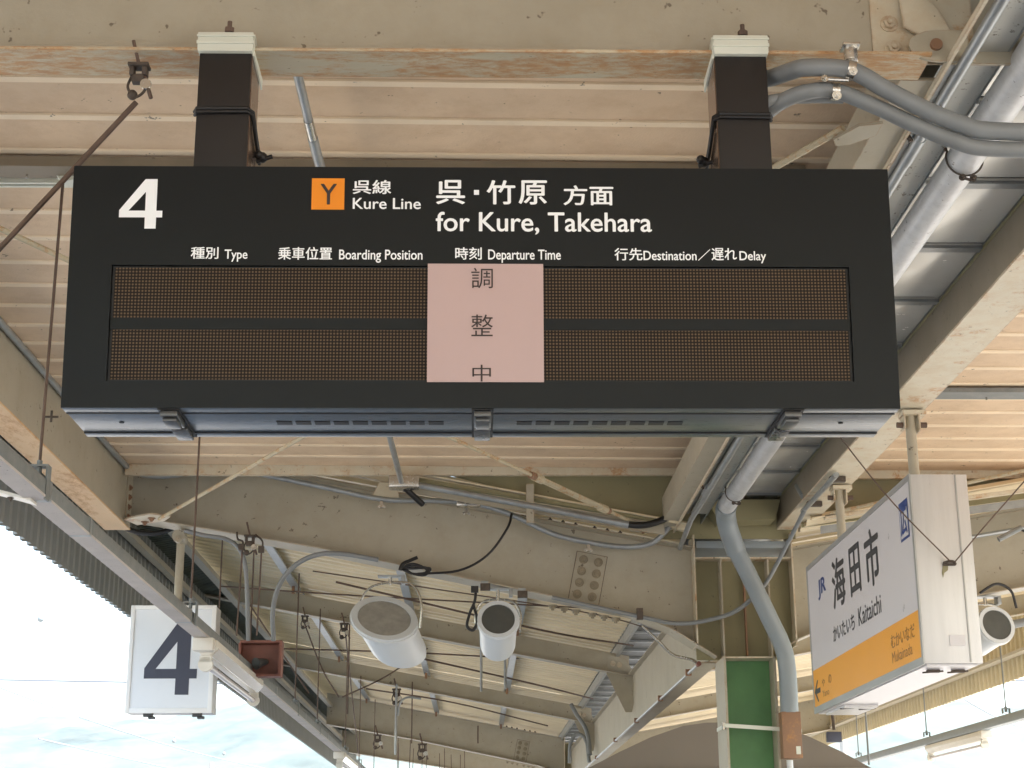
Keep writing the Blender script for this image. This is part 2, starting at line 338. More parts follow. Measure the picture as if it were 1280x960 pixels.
for z in (2.72, 2.80, 2.88, 2.96): part('bolt', G().hexbolt((-2.812, 12.70, z), (1, 0, 0), .018, .012), 'rust_box', LB)
part('end_plate', G().box((-2.819, 12.62, 2.665), (-2.812, 12.80, 3.04)), 'cream', LB)
for z in (2.68, 2.74, 2.80): part('bolt', G().hexbolt((1.483, 12.6, z), (-1, 0, 0), .012, .01), 'rust_box', MBm)
# corner gussets under beams
def gusset(pts, z, label, m='cream_rust', bolt=None):
    t = thing('gusset_plate', label, 'steel plate', (pts[0][0], pts[0][1], z))
    part('plate', G().prism([(x, y, z) for x, y in pts], (0, 0, .012)), m, t)
    if bolt:
        for (x, y) in bolt: part('bolt', G().hexbolt((x, y, z), (0, 0, -1), .022, .014), 'rust_box', t)
    return t
gusset([(-2.81, 12.55), (-2.56, 12.35), (-2.42, 12.45), (-2.50, 12.62), (-2.75, 12.78)], 2.667, 'rusted gusset plate in the left corner where the brace rod ends', bolt=[(-2.58, 12.5), (-2.66, 12.64)])
gusset([(1.482, 12.75), (1.30, 12.58), (1.22, 12.66), (1.25, 12.78), (1.45, 12.84)], 2.61, 'cream gusset plate below the beam where the second brace rod ends', 'cream', bolt=[(1.34, 12.70)])
gusset([(1.482, 5.30), (1.40, 5.32), (1.33, 5.44), (1.35, 5.49), (1.40, 5.48), (1.482, 5.40)], 2.60, 'small cream gusset plate behind the grey tubes', 'cream')

# ---- cross beam A in the foreground
A = thing('cross_beam', 'foreground cross beam with rust streaked flange carrying the departure board', 'steel beam', (-.6, 4.945, 2.64))
part('web', G().box((-2.81, 4.94, 2.653), (7.2, 4.952, 3.30)), 'cream', A)
part('flange', G().box((-2.81, 4.853, 2.64), (1.545, 5.036, 2.652)), 'flange_rust', A)
part('splice_plate', G().box((1.365, 4.931, 2.66), (1.72, 4.939, 3.10)), 'cream_rust', A)
for (x, z) in ((1.428, 2.80), (1.436, 2.705)):
    part('bolt', G().hexbolt((x, 4.931, z), (0, -1, 0), .022, .012), 'cream_rust', A)
part('gusset', G().prism([(1.46, 4.90, 2.90), (1.47, 4.90, 2.775), (1.54, 4.90, 2.73), (1.63, 4.90, 2.76), (1.60, 4.90, 2.83), (1.55, 4.90, 2.90)], (0, .012, 0)), 'cream_rust', A, bevel=.003)
part('lug_plate', G().prism([(1.57-.085*math.cos(a)*1.15, 4.87, 2.685+.06*math.sin(a)) for a in [i*math.pi/8 for i in range(-4, 5)]]+[(1.68, 4.87, 2.745), (1.68, 4.87, 2.625)], (0, .014, 0)), 'cream', A, bevel=.003)
part('lug_bolt', G().tube([(1.565, 4.87, 2.685), (1.565, 4.857, 2.685)], .021, 14), 'rust_box', A)

# ---- silver gutter underside between the two right-hand beams
t = thing('box_gutter', 'silver underside of the roof gutter between two beams', 'gutter', (2.1, 8, 2.9))
y = 4.9; first = None
while y < 12.6:
    if first is None: first = part('gutter_panel', G().box((1.82, y, 2.885), (2.452, y+.735, 2.897)), 'silver', t, bevel=.002); fy = y
    else: share(first, t, (0, y-fy, 0))
    y += .765
y = 4.9; first = None
while y < 12.6:
    yb = y+.737
    if first is None: first = part('gutter_bar', G().box((1.82, yb+.030, 2.868), (2.452, yb+.085, 2.884)), 'galv', t); fy = y
    else: share(first, t, (0, y-fy, 0))
    y += .765
part('gutter_lining', G().box((1.6, 4.2, 2.93), (2.453, 12.8, 2.945)), 'black_rubber', t)
part('side_strip', G().box((1.70, 3.6, 2.70), (1.835, 12.5, 2.712)), 'galv_strip', t)
part('side_wall', G().box((1.836, 3.6, 2.70), (1.845, 12.9, 2.884)), 'galv', t)
part('sky_gap_filler', G().box((2.457, 4.96, 2.885), (2.66, 12.9, 2.925)), 'galv', t)  # hidden filler added to stop sky light leaking over the beam
part('end_plate', G().box((1.50, 12.92, 2.58), (2.62, 12.93, 3.2)), 'olive', t)  # dark cover added against bright sky between gutter and column
part('inner_wall', G().box((1.64, 4.96, 2.715), (1.70, 12.9, 2.929)), 'galv', t)
part('side_angle', G().box((1.600, 3.6, 2.615), (1.612, 12.85, 2.639)), 'cream_rust', t)

# ---- cross beam B: haunched frame with a column
def T(x): return 2.83-.19*x if x <= 2.16 else 2.42+.175*(x-2.16)
def frame_bottom_left():
    return [(-3.05, 2.795), (-1.29, 2.489), (-.488, 2.322), (1.25, 1.96), (1.56, 1.83), (1.93, 1.60)]
def frame(Y, label, detail):
    t = thing('haunched_beam', label, 'steel beam', (2.16, Y, 1.6), 'deep haunched roof frames')
    bl = frame_bottom_left(); web = [(x, Y, z+.012) for x, z in bl]+[(1.76, Y, 1.72), (1.76, Y, T(1.76)), (-3.05, Y, T(-3.05))]
    web = [(x, Y, z+.012) for x, z in bl[:-1]]+[(1.76, Y, 1.712+.012), (1.76, Y, T(1.76)), (-3.05, Y, T(-3.05))]
    part('web', G().prism(web, (0, .012, 0)), 'cream', t, smooth=False)
    br = [(2.57, 1.74), (2.95, 1.90), (3.3, 1.955), (4.2, 2.12), (7.2, 2.66)]
    web = [(x, Y, z+.012) for x, z in br]+[(7.2, Y, T(7.2)), (2.57, Y, T(2.57))]
    part('web', G().prism(web, (0, .012, 0)), 'cream', t, smooth=False)
    hw = .15
    for path, nm in ((bl[:-1]+[(1.92, 1.605)], 0), ([(2.40, 1.605)]+br, 1)):
        g = G(); n = len(path); vs = []
        for x, z in path: vs += [(x, Y-hw, z), (x, Y+hw, z), (x, Y+hw, z+.011), (x, Y-hw, z+.011)]
        fs = [(0, 3, 2, 1), tuple(4*(n-1)+k for k in (0, 1, 2, 3))]
        for i in range(n-1): fs += [(4*i+k, 4*i+(k+1) % 4, 4*i+4+(k+1) % 4, 4*i+4+k) for k in range(4)]
        g.add(vs, fs); part('flange', g, 'cream', t, smooth=False)
    for xa, xb in ((-3.05, 1.76), (2.57, 7.2)):
        part('flange', G().hexa([(xa, Y-hw*.8, T(xa)+.001), (xb, Y-hw*.8, T(xb)+.001), (xb, Y+hw*.8, T(xb)+.001), (xa, Y+hw*.8, T(xa)+.001),
                             (xa, Y-hw*.8, T(xa)+.013), (xb, Y-hw*.8, T(xb)+.013), (xb, Y+hw*.8, T(xb)+.013), (xa, Y+hw*.8, T(xa)+.013)]), 'cream', t)
    # knee panel over the column with its stiffeners
    part('knee_panel', G().box((1.775, Y, 1.60), (2.56, Y+.012, 2.42)), 'olive', t)
    for x, z0, z1 in ((1.762, 1.70, 2.60), (2.561, 1.70, 2.62)):
        part('stiffener', G().box((x, Y-hw, z0), (x+.012, Y+hw, z1)), 'cream_rust', t)
    for x in (1.975, 2.36):
        part('stiffener', G().box((x, Y-hw+.01, 1.60), (x+.014, Y-.001, 2.40)), 'cream', t)
    part('stiffener', G().box((2.175, Y-.06, 1.60), (2.187, Y-.001, 2.40)), 'rust_box', t)
    part('cap_plate', G().box((1.775, Y-hw+.02, 2.405), (2.56, Y-.002, 2.417)), 'cream_rust', t)
    # splice with its bolts
    ang = -math.atan(.2); cx, cz = .905, 2.265
    def rot(u, v): return (cx+u*math.cos(ang)-v*math.sin(ang), cz+u*math.sin(ang)+v*math.cos(ang))
    part('splice_plate', G().prism([(rot(u, v)[0], Y-.009, rot(u, v)[1]) for u, v in ((-.125, -.205), (.125, -.205), (.125, .205), (-.125, .205))], (0, .006, 0)), 'cream', t, bevel=.001)
    part('splice_gap_outline', G().prism([(rot(u, v)[0], Y-.0028, rot(u, v)[1]) for u, v in ((-.129, -.209), (.129, -.209), (.129, .209), (-.129, .209))], (0, .0026, 0)), 'dark_iron', t)  # thin dark backing added to draw the plate's gap as an outline
    first = None
    for r_ in range(4):
        for c_ in (-.062, .062):
            x, z = rot(c_, -.145+r_*.097)
            if first is None: first = part('bolt', G().hexbolt((x, Y-.009, z), (0, -1, 0), .026, .02), 'bolt_grime_shade', t); fx, fz = x, z
            else: share(first, t, (x-fx, 0, z-fz))
    first = None
    for i in range(6):
        x = .62+i*.095+(.04 if i > 2 else 0); z = 2.055-(x-.75)*.207
        if first is None: first = part('bolt', G().hexbolt((x, Y+.10, z-.02), (0, 0, -1), .028, .02), 'bolt_grime_shade', t); fx, fz = x, z
        else: share(first, t, (x-fx, 0, z-fz))
    first = None
    for i in range(6):
        x = .60+i*.105+(.05 if i > 2 else 0); z = T(x)+.014
        if first is None: first = part('bolt', G().hexbolt((x, Y-.06, z), (0, 0, 1), .017, .014), 'dark_iron', t); fx, fz = x, z
        else: share(first, t, (x-fx, 0, z-fz))
    return t
FB = frame(12.99, 'nearest deep haunched beam reaching to the green column', True)
frame(33.1, 'deep haunched beam with bolted splice low in the far background', False)
def slim(Y, label):
    t = thing('slim_beam', label, 'steel beam', (-.6, Y, 2.9), 'slim intermediate roof beams')
    for xa, xb in ((-3.35, 1.86), (2.6, 7.3)):
        d = .235
        part('web', G().prism([(xa, Y, T(xa)-d), (xb, Y, T(xb)-d), (xb, Y, T(xb)), (xa, Y, T(xa))], (0, .01, 0)), 'cream', t, smooth=False)
        part('flange', G().hexa([(xa, Y-.1, T(xa)-d-.012), (xb, Y-.1, T(xb)-d-.012), (xb, Y+.1, T(xb)-d-.012), (xa, Y+.1, T(xa)-d-.012), (xa, Y-.1, T(xa)-d-.001), (xb, Y-.1, T(xb)-d-.001), (xb, Y+.1, T(xb)-d-.001), (xa, Y+.1, T(xa)-d-.001)]), 'cream', t)
    # bracket plate that hands the load to the centre girder
    part('bracket_plate', G().prism([(1.60, Y-.012, T(1.6)-.02), (1.82, Y-.012, T(1.8)-.05), (1.95, Y-.012, 2.2), (1.88, Y-.012, 1.80), (1.80, Y-.012, 1.80), (1.58, Y-.012, T(1.6)-.26)], (0, .01, 0)), 'cream', t)
    for x in (1.66, 1.74): part('bolt', G().hexbolt((x, Y-.012, T(x)-.13), (0, -1, 0), .024, .016), 'cream_rust', t)
    return t
slim(19.7, 'slim cross beam behind the two white speakers')
slim(26.4, 'slim cross beam lower and farther than the one behind the speakers')
t = thing('cross_beam', 'hazy cross beam at the very far end of the roof', 'steel beam', (-.6, 40, 2.4))
part('web', G().prism([(-3.3, 40, 2.75), (1.7, 40, 1.95), (1.7, 40, T(1.7)), (-3.3, 40, T(-3.3))], (0, .01, 0)), 'cream', t, smooth=False)
part('flange', G().prism([(-3.3, 39.85, 2.735), (1.7, 39.85, 1.935), (1.7, 39.85, 1.949), (-3.3, 39.85, 2.749)], (0, .3, 0)), 'cream', t, smooth=False)

# ---- green column under the near frame
t = thing('steel_column', 'green panelled H section column with cream edges', 'column', (2.16, 12.95, -1.6))
part('flange', G().box((1.955, 12.74, -1.6), (1.973, 13.22, 1.598)), 'cream', t)
part('flange', G().box((2.352, 12.74, -1.6), (2.370, 13.22, 1.598)), 'cream', t)
part('web_panel', G().box((1.974, 12.95, -1.6), (2.351, 12.965, 1.585)), 'green', t)
part('top_plate', G().box((1.974, 12.75, 1.586), (2.351, 13.2, 1.598)), 'cream_rust', t)
part('steel_strap', G().prism([(1.948, 12.735, 1.075), (2.376, 12.735, 1.045), (2.376, 12.735, 1.015), (1.948, 12.735, 1.045)], (0, .003, 0)).prism([(1.945, 12.735, 1.075), (1.945, 13.2, 1.075), (1.945, 13.2, 1.045), (1.945, 12.735, 1.045)], (.003, 0, 0)).prism([(2.376, 12.66, 1.045), (2.53, 12.66, 1.025), (2.53, 12.66, .985), (2.376, 12.66, 1.005)], (0, .003, 0)), 'clamp_white', t)
part('strap_buckle', G().box((1.93, 12.76, 1.03), (1.945, 12.83, 1.085)), 'steel', t)
t = thing('steel_column', 'far pale column hidden behind the brown canopy', 'column', (2.16, 33.1, -1.6))
part('flange', G().box((1.955, 32.85, -1.6), (1.973, 33.3, 1.598)).box((2.352, 32.85, -1.6), (2.370, 33.3, 1.598)), 'cream', t)
part('web_panel', G().box((1.974, 33.06, -1.6), (2.351, 33.075, 1.585)), 'green', t)

# ---- centre girder
t = thing('centre_girder', 'cream girder sloping away behind the green column with a conduit on its edge', 'steel beam', (1.9, 20, 1.6))
part('web', G().box((1.90, 13.2, 1.612), (1.912, 33, 2.24)), 'cream', t)
part('flange', G().box((1.84, 13.2, 1.60), (1.985, 33, 1.611)), 'cream', t)
part('flange', G().box((1.84, 13.2, 2.241), (1.985, 33, 2.252)), 'cream', t)
part('conduit', G().tube([(1.825, 13.3, 1.60), (1.825, 33, 1.60)], .014, 8), 'galv', t)
first = None
for y in (13.9, 16.1, 18.6, 21.5, 25):
    if first is None: first = part('conduit_clip', G().box((1.80, y, 1.58), (1.85, y+.04, 1.635)), 'rust_box', t); fy = y
    else: share(first, t, (0, y-fy, 0))
part('conduit_cap', G().tube([(1.825, 13.22, 1.60), (1.825, 13.3, 1.60)], .02, 10), 'red_box', t)

# ---- wing roofs behind frame B
def corrugated(xa, xb, y0, y1, off, pitch, depth, th=.008):
    g = G(); ys = []; y = y0
    while y < y1-.001:
        for a, h in ((0, 0), (.30, 0), (.42, depth), (.88, depth)):
            if y+a*pitch <= y1: ys.append((y+a*pitch, h))
        y += pitch
    n = len(ys); vs = []
    for yy, h in ys: vs += [(xa, yy, T(xa)+off+h), (xb, yy, T(xb)+off+h), (xb, yy, T(xb)+off+h+th), (xa, yy, T(xa)+off+h+th)]
    fs = [(0, 1, 2, 3), tuple(4*(n-1)+k for k in (3, 2, 1, 0))]
    for i in range(n-1): fs += [(4*i+k, 4*i+4+k, 4*i+4+(k+1) % 4, 4*i+(k+1) % 4) for k in range(4)]
    return g.add(vs, fs)
bays = [(12.47, 19.6), (19.575, 26.2), (26.19, 33.0), (32.8, 46)]
for side, xa, xb, lab in ((0, -3.42, 1.70, 'cream corrugated roof sheets over the left wing behind the big beam'), (1, 2.62, 7.62, 'cream corrugated roof sheets over the right wing beyond the station name sign')):
    t = thing('wing_roof', lab, 'roof', ((xa+xb)/2, 25, T((xa+xb)/2)))
    for i_, (a, b) in enumerate(bays): part('roof_sheet', corrugated(xa, xb, a-(.25 if side and not i_ else 0), b, .10+.009*(i_ % 2), .245, .045), 'sheet', t, smooth=False)
def wing_purlin(x, y0, y1, label):
    t = thing('roof_purlin', label, 'roof purlin', (x, y0, T(x)), 'lipped purlins under the left wing roof')
    z = T(x)+.015
    part('channel', G().box((x-.035, y0, z), (x-.030, y1, z+.085)).box((x-.029, y0, z), (x+.05, y1, z+.005)).box((x+.051, y0, z), (x+.056, y1, z+.03)), 'galv', t)
    part('bolt', G().tube([(x, y1-.35, z), (x, y1-.35, z-.09)], .02, 6), 'rust_box', t)
for x, xn in ((-2.22, 'leftmost'), (-.82, 'second from left'), (.48, 'nearest the green column')):
    for (a, b), bn in zip(((13.2, 19.6), (19.85, 26.3), (26.6, 33)), ('first bay past the big beam', 'second bay past the big beam', 'third bay past the big beam')):
        wing_purlin(x, a, b, 'galvanised purlin, %s, in the %s' % (xn, bn))
# valley gutter
t = thing('valley_gutter', 'dark metal valley gutter between the two roof wings', 'gutter', (2.15, 14, 2.5))
first = None; y = 13.2
while y < 40:
    if first is None:
        first = part('gutter_panel', G().box((1.75, y, 2.52), (2.56, y+.70, 2.53)), 'gutter_dark', t); fy = y
        second = part('gutter_bar', G().box((1.75, y+.71, 2.495), (2.56, y+.765, 2.519)), 'galv', t)
    else: share(first, t, (0, y-fy, 0)); share(second, t, (0, y-fy, 0))
    y += .78
part('edge_angle', G().box((1.70, 13.2, 2.47), (1.735, 46, 2.505)).box((1.70, 13.2, 2.506), (1.708, 46, 2.60)), 'galv', t)
part('edge_angle', G().box((2.58, 13.2, 2.47), (2.61, 46, 2.505)), 'galv', t)
part('gutter_end', G().hexa([(1.79, 12.90, 2.50), (2.55, 12.90, 2.50), (2.55, 13.3, 2.44), (1.79, 13.3, 2.44), (1.79, 12.90, 2.56), (2.55, 12.90, 2.56), (2.55, 13.3, 2.5), (1.79, 13.3, 2.5)]), 'grey_pvc', t, bevel=.01)
part('outlet_pan', G().prism([(1.84, 12.6, 2.84), (2.45, 12.6, 2.84), (2.40, 12.6, 2.68), (1.95, 12.6, 2.66)], (0, .25, 0)), 'olive', t)

# ---- closure panel and sloping channels where the flat deck stops
t = thing('closure_panel', 'olive panel closing the gap between the salmon deck and the cream roof', 'panel', (.8, 12.55, 2.7))
part('panel', G().prism([(.27, 12.56, 2.90), (1.74, 12.56, 2.64), (1.74, 12.56, 3.10), (-.5, 12.56, 3.10)], (0, .008, 0)), 'olive', t)
part('channel', G().hexa([(-.61, 12.50, 2.99), (1.5, 12.50, 2.63), (1.5, 12.56, 2.63), (-.61, 12.56, 2.99), (-.61, 12.50, 3.02), (1.5, 12.50, 2.66), (1.5, 12.56, 2.66), (-.61, 12.56, 3.02)]), 'olive', t)
part('channel', G().hexa([(-.60, 12.58, 2.90), (1.5, 12.58, 2.545), (1.5, 12.60, 2.545), (-.60, 12.60, 2.90), (-.60, 12.58, 2.985), (1.5, 12.58, 2.63), (1.5, 12.60, 2.63), (-.60, 12.60, 2.985)]), 'cream', t)
part('stud', G().box((.39, 12.44, 2.62), (.45, 12.49, 2.93)), 'cream', t)
part('header', G().box((-2.8, 12.43, 3.0), (1.72, 12.47, 3.09)), 'cream_rust', t)
part('bracket', G().prism([(-.86, 12.8, 2.92), (-.63, 12.8, 2.86), (-.66, 12.8, 3.02), (-.80, 12.8, 3.03)], (0, .05, 0)), 'cream_rust', t)
t = thing('closure_panel', 'olive panel and ribbed channels beyond the station name sign', 'panel', (4.8, 12.3, 2.8))
part('panel', G().prism([(2.60, 12.56, 2.60), (4.6, 12.56, 2.86), (7.4, 12.56, 3.2), (2.60, 12.56, 3.12)], (0, .008, 0)), 'olive', t)
part('channel', G().hexa([(2.72, 12.22, 2.60), (7.3, 12.22, 3.22), (7.3, 12.28, 3.22), (2.72, 12.28, 2.60), (2.72, 12.22, 2.63), (7.3, 12.22, 3.25), (7.3, 12.28, 3.25), (2.72, 12.28, 2.63)]), 'cream_rust', t)
part('channel', G().hexa([(2.72, 12.40, 2.52), (7.3, 12.40, 3.12), (7.3, 12.42, 3.12), (2.72, 12.42, 2.52), (2.72, 12.40, 2.58), (7.3, 12.40, 3.18), (7.3, 12.42, 3.18), (2.72, 12.42, 2.58)]), 'galv', t)
part('header', G().box((2.72, 12.46, 2.98), (7.3, 12.50, 3.07)), 'cream_rust', t)

# ---- eave fascias of corrugated sheet and the beams behind them
def fascia(x, y0, y1, z0, z1, m, label, pitch=.19, dep=.045, inner=1):
    g = G(); y = y0; vs = []
    while y < y1:
        for a, h in ((0, 0), (.35, 0), (.5, dep), (.85, dep)):
            vs.append((y+a*pitch, h))
        y += pitch
    P = []
    for yy, h in vs: P += [(x+h*inner, yy, z0), (x+h*inner, yy, z1), (x+h*inner-.004, yy, z1), (x+h*inner-.004, yy, z0)]
    n = len(vs); fs = []
    for i in range(n-1): fs += [(4*i+k, 4*i+4+k, 4*i+4+(k+1) % 4, 4*i+(k+1) % 4) for k in range(4)]
    g.add(P, fs); t = thing('eave_fascia', label, 'corrugated fascia', (x, y0, z0), None)
    part('corrugated_sheet', g, m, t, smooth=False); return t
f1 = fascia(-3.42, -2, 46, 2.37, 3.50, 'fascia', 'grey corrugated fascia hanging along the left eave')
part('eave_angle', G().box((-3.33, -2, 3.0), (-3.25, 46, 3.06)), 'cream', f1)
f2 = fascia(7.36, -2, 46, 2.42, 3.35, 'fascia_cream', 'cream corrugated fascia hanging along the right eave', inner=-1)
part('eave_angle', G().box((7.16, 13, 2.70), (7.30, 46, 2.74)), 'cream', f2)
t = thing('dark_eave_roof', 'strip of dark corrugated roofing between beam end and left eave', 'roof', (-3.1, 20, 3.3))
g = G(); vs = []; y = 13.2
ys = []
while y < 40:
    for a, h in ((0, 0), (.4, 0), (.5, .03), (.9, .03)): ys.append((y+a*.12, h))
    y += .12
P = []
for yy, h in ys: P += [(-3.38, yy, 3.26+h), (-3.02, yy, 3.20+h), (-3.02, yy, 3.206+h), (-3.38, yy, 3.266+h)]
g.add(P, [(4*i+k, 4*i+4+k, 4*i+4+(k+1) % 4, 4*i+(k+1) % 4) for i in range(len(ys)-1) for k in range(4)])
part('corrugated_sheet', g, 'mesh_dark', t, smooth=False)
part('edge_angle', G().box((-3.02, 13.2, 3.14), (-2.93, 40, 3.19)), 'cream', t)

# ------------------------------------------------------------------ departure board
BB = Vector((0, 4.768, 1.364)); BT = Vector((0, 4.700, 2.145)); bu = (BT-BB).normalized(); bn = Vector((0, -bu.z, bu.y))
def face(u, v, d=.0): return tuple(BB+Vector((u, 0, 0))+bu*v+bn*d)
def slab(u0, v0, u1, v1, d0, d1):
    return G().hexa([face(u0, v0, d0), face(u1, v0, d0), face(u1, v0, d1), face(u0, v0, d1), face(u0, v1, d0), face(u1, v1, d0), face(u1, v1, d1), face(u0, v1, d1)])
BD = thing('departure_board', 'large black LED departure board headed 4 with a pink paper notice in its middle', 'departure board', (.016, 4.95, 1.364))
x0, x1 = -1.284, 1.318
part('housing', G().hexa([(x0, 4.790, 1.374), (x1, 4.790, 1.374), (x1, 5.115, 1.374), (x0, 5.115, 1.374), (x0, 4.73, 2.140), (x1, 4.73, 2.140), (x1, 5.09, 2.140), (x0, 5.09, 2.140)]), 'sign_black', BD, bevel=.006)
# front frame around the screen
g = G(); O_ = [(x0, 0), (x1, 0), (x1, .784), (x0, .784)]; I_ = [(-1.149, .085), (1.178, .085), (1.178, .457), (-1.149, .457)]
P_ = [face(u, v, 0) for u, v in O_+I_]+[face(u, v, -.022) for u, v in O_+I_]; F_ = []
for i in range(4):
    j = (i+1) % 4; F_ += [(i, j, 4+j, 4+i), (8+i, 12+i, 12+j, 8+j), (i, 8+i, 8+j, j), (4+i, 4+j, 12+j, 12+i)]
part('front_panel', g.add(P_, F_), 'sign_black', BD, smooth=False)
part('screen_backing', slab(-1.148, .0865, 1.177, .4555, -.020, -.0125), 'sign_groove', BD)
part('led_screen', slab(-1.140, .289, 1.169, .451, -.0124, -.009), 'led', BD)
part('led_screen', slab(-1.140, .091, 1.169, .250, -.0124, -.009), 'led', BD)
part('divider_bar', slab(-1.1475, .2505, 1.1765, .2885, -.0123, -.0075), M['sign_black'], BD)
def fs_(u, v, l=0): return face(u, v, .0015+l)
def fn_(u, v, l=0): return face(u, v, .0040+l)
g = slab(-.157, .082, .207, .4635, .0012, .0024)
NT = part('paper_notice', g, 'pink_paper', BD, label='pink paper notice taped over the middle of the screen')
for ch, b in (('調', (-.020, .383, .048, .450)), ('整', (-.020, .228, .048, .298))): text(ch, b, fn_, 'ink', NT)
# the last character runs off the lower edge of the sheet
vs, fs0 = text_raw('中'); text('中', (-.016, .0835, .042, .137), fn_, 'ink', NT)
sfour = poly_print(FOUR[0], FOUR[1], (-1.134, .576, -.998, .740), fs_, 'white_print', BD, label='white numeral 4')
part('line_symbol', slab(-.528, .641, -.424, .745, .0008, .0016), 'orange_print', BD, label='orange square marked Y')
text('Y', (-.500, .657, -.448, .726), lambda u, v, l=0: face(u, v, .0030+l), 'ink', BD, .01)
for s, b, bo in (('呉線', (-.398, .693, -.275, .740), .016), ('Kure Line', (-.397, .643, -.181, .680), .012),
                 ('呉', (-.133, .660, -.040, .741), .018), ('竹', (.028, .660, .120, .741), .018), ('原', (.130, .660, .221, .741), .018), ('方面', (.273, .658, .433, .725), .018),
                 ('for Kure, Takehara', (-.133, .560, .554, .635), .014),
                 ('種別', (-.903, .477, -.816, .516), .014), ('Type', (-.797, .468, -.725, .508), .014),
                 ('乗車位置', (-.629, .475, -.459, .517), .014), ('Boarding Position', (-.437, .466, -.174, .509), .014),
                 ('時刻', (-.071, .477, .013, .518), .014), ('Departure Time', (.033, .467, .263, .511), .014),
                 ('行先', (.433, .476, .522, .517), .014), ('Destination', (.525, .477, .694, .508), .014), ('／', (.698, .476, .738, .514), .01),
                 ('遅れ', (.741, .477, .822, .518), .014), ('Delay', (.830, .468, .915, .508), .014)):
    text(s, b, fs_, 'white_print', BD, bo)
part('lettering', slab(-.012, .692, .004, .708, .0008, .0016), 'white_print', BD)
# steel underside, three strips with dark seams
zb = 1.364
part('bottom_strip', G().box((x0+.001, 4.772, zb), (x1-.001, 4.828, zb+.008)), 'sign_steel', BD, bevel=.002)
part('bottom_tray', G().box((x0+.004, 4.836, zb+.001), (x1-.004, 5.062, zb+.008)), 'sign_steel', BD, bevel=.002)
part('bottom_strip', G().box((x0+.001, 5.070, zb), (x1-.001, 5.118, zb+.008)), 'sign_steel', BD, bevel=.002)
part('seam', G().box((x0+.003, 4.8275, zb-.0015), (x1-.003, 4.8365, zb+.006)), 'sign_groove', BD)
part('seam', G().box((x0+.003, 5.0612, zb-.0015), (x1-.003, 5.0705, zb+.006)), 'sign_groove', BD)
first = None
for base in (-.640, .126):
    for i in range(9):
        x = base+i*.0605
        if first is None: first = part('vent_slot', G().box((x, 4.925, zb-.0012), (x+.048, 4.962, zb+.0009)), 'sign_groove', BD); fx = x
        else: share(first, BD, (x-fx, 0, 0))
for x in (-1.133, 1.168): part('drain_hole', G().tube([(x, 4.94, zb-.001), (x, 4.94, zb+.003)], .008, 10), 'sign_groove', BD)
# three toggle latches
proto = None
for x in (-.955, .016, .985):
    if proto is None:
        lt = part('latch', G().box((x-.027, 4.782, zb-.022), (x+.027, 4.93, zb-.004)).box((x-.022, 4.80, zb-.034), (x+.022, 4.90, zb-.0225)), 'latch', BD, bevel=.004)
        l2 = part('latch_hook', G().box((x-.026, 4.97, zb-.018), (x+.026, 5.10, zb-.003)), 'latch', lt, bevel=.004)
        l3 = part('latch_base', G().box((x-.034, 4.775, zb-.0035), (x+.034, 5.108, zb-.0008)), 'black_rubber', lt)
        proto = (lt, l2, l3, x)
    else:
        n = share(proto[0], BD, (x-proto[3], 0, 0))
        for q in proto[1:3]: share(q, n, (0, 0, 0))
# two hanging posts
for xa, xb, sd_ in ((-.936, -.762, 1), (.803, .977, -1)):
    po = part('hanger_post', G().box((xa, 4.853, 2.139), (xb, 5.03, 2.632)), 'post_brown', BD, bevel=.003)
    xs = xb if sd_ > 0 else xa
    part('side_cover', G().box((min(xs, xs+sd_*.003), 4.862, 2.14), (max(xs, xs+sd_*.003), 5.025, 2.625)), 'post_side', po)
    cl = part('beam_clamp', G().box((xa-.006, 4.835, 2.636), (xb+.006, 4.851, 2.70)).box((xa-.004, 4.835, 2.629), (xb+.004, 5.05, 2.639)).box((xa-.009, 4.83, 2.655), (xb+.009, 4.8345, 2.668)).box((xa-.009, 4.83, 2.682), (xb+.009, 4.8345, 2.690)), 'clamp_white', po, bevel=.002)
    part('clamp_cheek', G().prism([(xs+sd_*.004, 4.852, 2.70), (xs+sd_*.004, 4.852, 2.62), (xs+sd_*.004, 5.06, 2.60), (xs+sd_*.004, 5.06, 2.638)], (sd_*.006, 0, 0)), 'clamp_white', po)
    xm = (xa+xb)/2+.01
    part('clamp_bolt', G().tube([(xm, 4.846, 2.69), (xm, 4.846, 2.745)], .008, 8).tube([(xm, 4.846, 2.703), (xm, 4.846, 2.72)], .017, 6), 'rod', po)
    zt = 2.42 if sd_ > 0 else 2.41
    g = G(); pts = [(xs+sd_*.012, 5.06, zt-.09), (xs+sd_*.012, 4.95, zt-.05), (xs+sd_*.010, 4.87, zt), (xs-sd_*.005, 4.846, zt+.002), (xa if sd_ > 0 else xb, 4.845, zt), ((xa if sd_ > 0 else xb)-sd_*.008, 4.87, zt)]
    g.tube(pts, .0075, 8); g.tube([(q[0], q[1], q[2]-.012) for q in pts], .006, 8)
    part('cable_tie', g, 'black_rubber', po)
    g = G(); kx = xs+sd_*.03
    g.ball((kx, 5.0, zt-.125+.02), .019); g.ball((kx-.012, 4.99, zt-.10), .016); g.tube([(kx-.02, 5.0, zt-.12), (kx+.035, 4.99, zt-.105)], .008, 8)
    part('knob', g, 'black_rubber', po)

